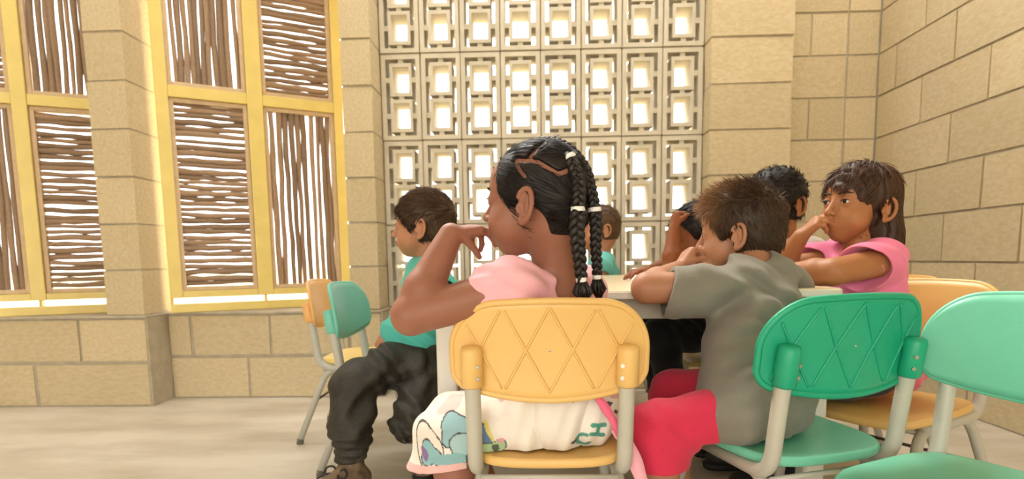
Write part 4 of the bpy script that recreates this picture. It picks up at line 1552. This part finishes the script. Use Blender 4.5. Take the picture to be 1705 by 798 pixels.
# ============ three children at the far side of the table
def seated(label, H, pel, che, nek, shL, shR, F, armL, armR, handL, handR, legs, skin, shirt_c, trouser_c, hair_m, h=.0036, chair=None, sleeves=(.5, .5), comb=None, nh=1500,
           infl=.009, seed=20, shirt_name='shirt', fore=0.0, nape=-.055, tintf=None):
    o = person(label, pel[0], pel[1])
    P = H.prims() + [cone(H.p(0, -.03, -.045), nek, .036, .038, .02)] + torso(pel, che, nek, shL, shR, F, g=-.006)
    P += arm(shL, *armL) + arm(shR, *armR)
    P += hand(armL[1], *handL[:2], 1, *handL[2:]) + hand(armR[1], *handR[:2], -1, *handR[2:])
    for l in legs:
        P += leg(*l) + foot(l[2], (-1, 0) if abs(F[0]) > .5 else (0, -1))
    organic('body', P, skin, o, h, tint=H.skin_tint)
    H.face_parts(o)
    P = torso(pel, che, nek, shL, shR, F, g=.010)
    for s, a, fr in ((shL, armL, sleeves[0]), (shR, armR, sleeves[1])):
        s, e = V(s), V(a[0])
        q = s + (e - s) * fr
        P += [cone(s, q, .044, .045, .02), cone(q - (e - s) * .12, q + (e - s) * .3, .038, .045, .004, -1)]
    P.append(ell(V(nek) + V(-.01, 0, .042), (.046, .046, .042), None, .005, -1))
    organic(shirt_name, P, shirt_c, o, h, cuts=[zcut(.306)], disp=folds(.003, 50, 33, 60, seed), tint=ones)
    trousers(o, [(l[0], l[1], V(l[2]) + V(0, 0, .05)) for l in legs], trouser_c)
    for l in legs:
        shoe('shoe', l[2], (-1, 0) if abs(F[0]) > .5 else (0, -1), M_black, M_black, o, .005)
    oh, vh, nn = hair_cap(H, o, hair_m, infl, nape, fore, .0036, tintf=tintf)
    strands('hair_strands', vh, nn, H, comb, hair_m, oh, nh, .0014, 4, .8, seed, tintf=tintf)
    return o
def comb_short(p, n, r):
    d = np.stack([p[:, 0] * 3, np.where(p[:, 2] > .04, .8, -.2), np.where(p[:, 2] > .04, .1, -.7)], 1)
    d = d - n * (d * n).sum(1)[:, None] + n * .14
    return d + r.normal(0, .15, p.shape), np.where(p[:, 2] > .03, .024, .012) + r.uniform(-.003, .006, len(p)), n[:, 2] > -.8
flat = ((.2, .35, .2), (.2, .35, .2), (.25, .35, .2), (.3, .4, .2))
fist = ((1.3, 1.5, .8),) * 4
M_pinkF = cloth_mat('rose_cotton', 'ee8fa0')
M_white = cloth_mat('white_cotton', 'f0eee8')
M_teal2 = cloth_mat('pale_teal_cotton', '6cc4bb')
# boy with his fist against his forehead
hF = Head((.556, 1.985, .728), (-.97, -.05), -.28, 0.0, .95)
seated('boy with black hair in a pink shirt, fist pressed to his forehead', hF, (.70, 2.05, .39), (.655, 2.005, .555), (.605, 2.0, .632), (.600, 1.905, .612), (.605, 2.100, .615), (-1, .0),
       ((.438, 1.850, .612), (.455, 1.890, .735)), ((.47, 2.03, .612), (.372, 1.885, .606)),
       ((.12, .12, .8), (.9, .2, -.1), fist, .92, (.8, .5, .3), .5), ((-.85, -.55, .0), (0, 0, -1), flat, .92),
       [((.67, 2.00, .39), (.405, 1.83, .415), (.455, 1.87, .16)), ((.67, 2.10, .39), (.43, 2.08, .40), (.46, 2.06, .10))],
       S_F, M_pinkF, M_black if False else cloth_mat('black_trousers', '1f1e22', tinted=False), HR_black, comb=comb_short, seed=21, sleeves=(.42, .42), shirt_name='t_shirt')
# boy in white, turned towards the camera's left
hW = Head((.730, 1.80, .806), (-.82, -.57), -.05, 0.0, .95)
seated('black-haired boy in a white shirt, half hidden behind the spiky-haired boy', hW, (.925, 1.785, .39), (.82, 1.79, .60), (.765, 1.80, .692), (.800, 1.712, .655), (.795, 1.895, .655), (-1, -.1),
       ((.71, 1.69, .618), (.60, 1.74, .606)), ((.69, 1.93, .618), (.60, 1.83, .606)),
       ((-.8, .6, 0), (0, 0, -1), flat, .92), ((-.8, -.6, 0), (0, 0, -1), flat, .92),
       [((.88, 1.735, .39), (.64, 1.72, .40), (.66, 1.73, .10)), ((.88, 1.835, .39), (.63, 1.83, .40), (.66, 1.84, .10))],
       S_C, M_white, M_navy, HR_black, comb=comb_short, seed=22, infl=.012, shirt_name='shirt', fore=.012)
# child in teal at the far end
hE = Head((.300, 2.62, .780), (-.97, -.22), -.05, 0.0, .95)
seated('small child in a pale teal shirt at the far end, seen between the braids', hE, (.33, 2.63, .39), (.318, 2.62, .575), (.312, 2.62, .662), (.31, 2.525, .628), (.33, 2.715, .628), (-1, .0),
       ((.29, 2.50, .49), (.25, 2.44, .60)), ((.30, 2.70, .49), (.20, 2.62, .43)),
       ((-.5, -.8, 0), (0, 0, -1), flat, .92), ((-.8, -.2, -.2), (0, 0, -1), flat, .92),
       [((.30, 2.58, .39), (.08, 2.56, .38), (.10, 2.57, .10)), ((.30, 2.68, .39), (.08, 2.70, .38), (.10, 2.70, .10))],
       S_D, M_teal2, M_navy, HR_soft, h=.0042, comb=comb_short, seed=23, nh=900, shirt_name='t_shirt')
# their chairs, mostly hidden by the table and the others
for x, y, rz, lb in ((.715, 2.10, 90, 'chair under the boy with the fist at his forehead'), (.960, 1.795, 90, 'chair under the boy in the white shirt'),
                     (.35, 2.645, 90, 'chair under the child at the far end of the table')):
    c = copy_tree(chair_orange)
    place(c, x, y, rz, lb)
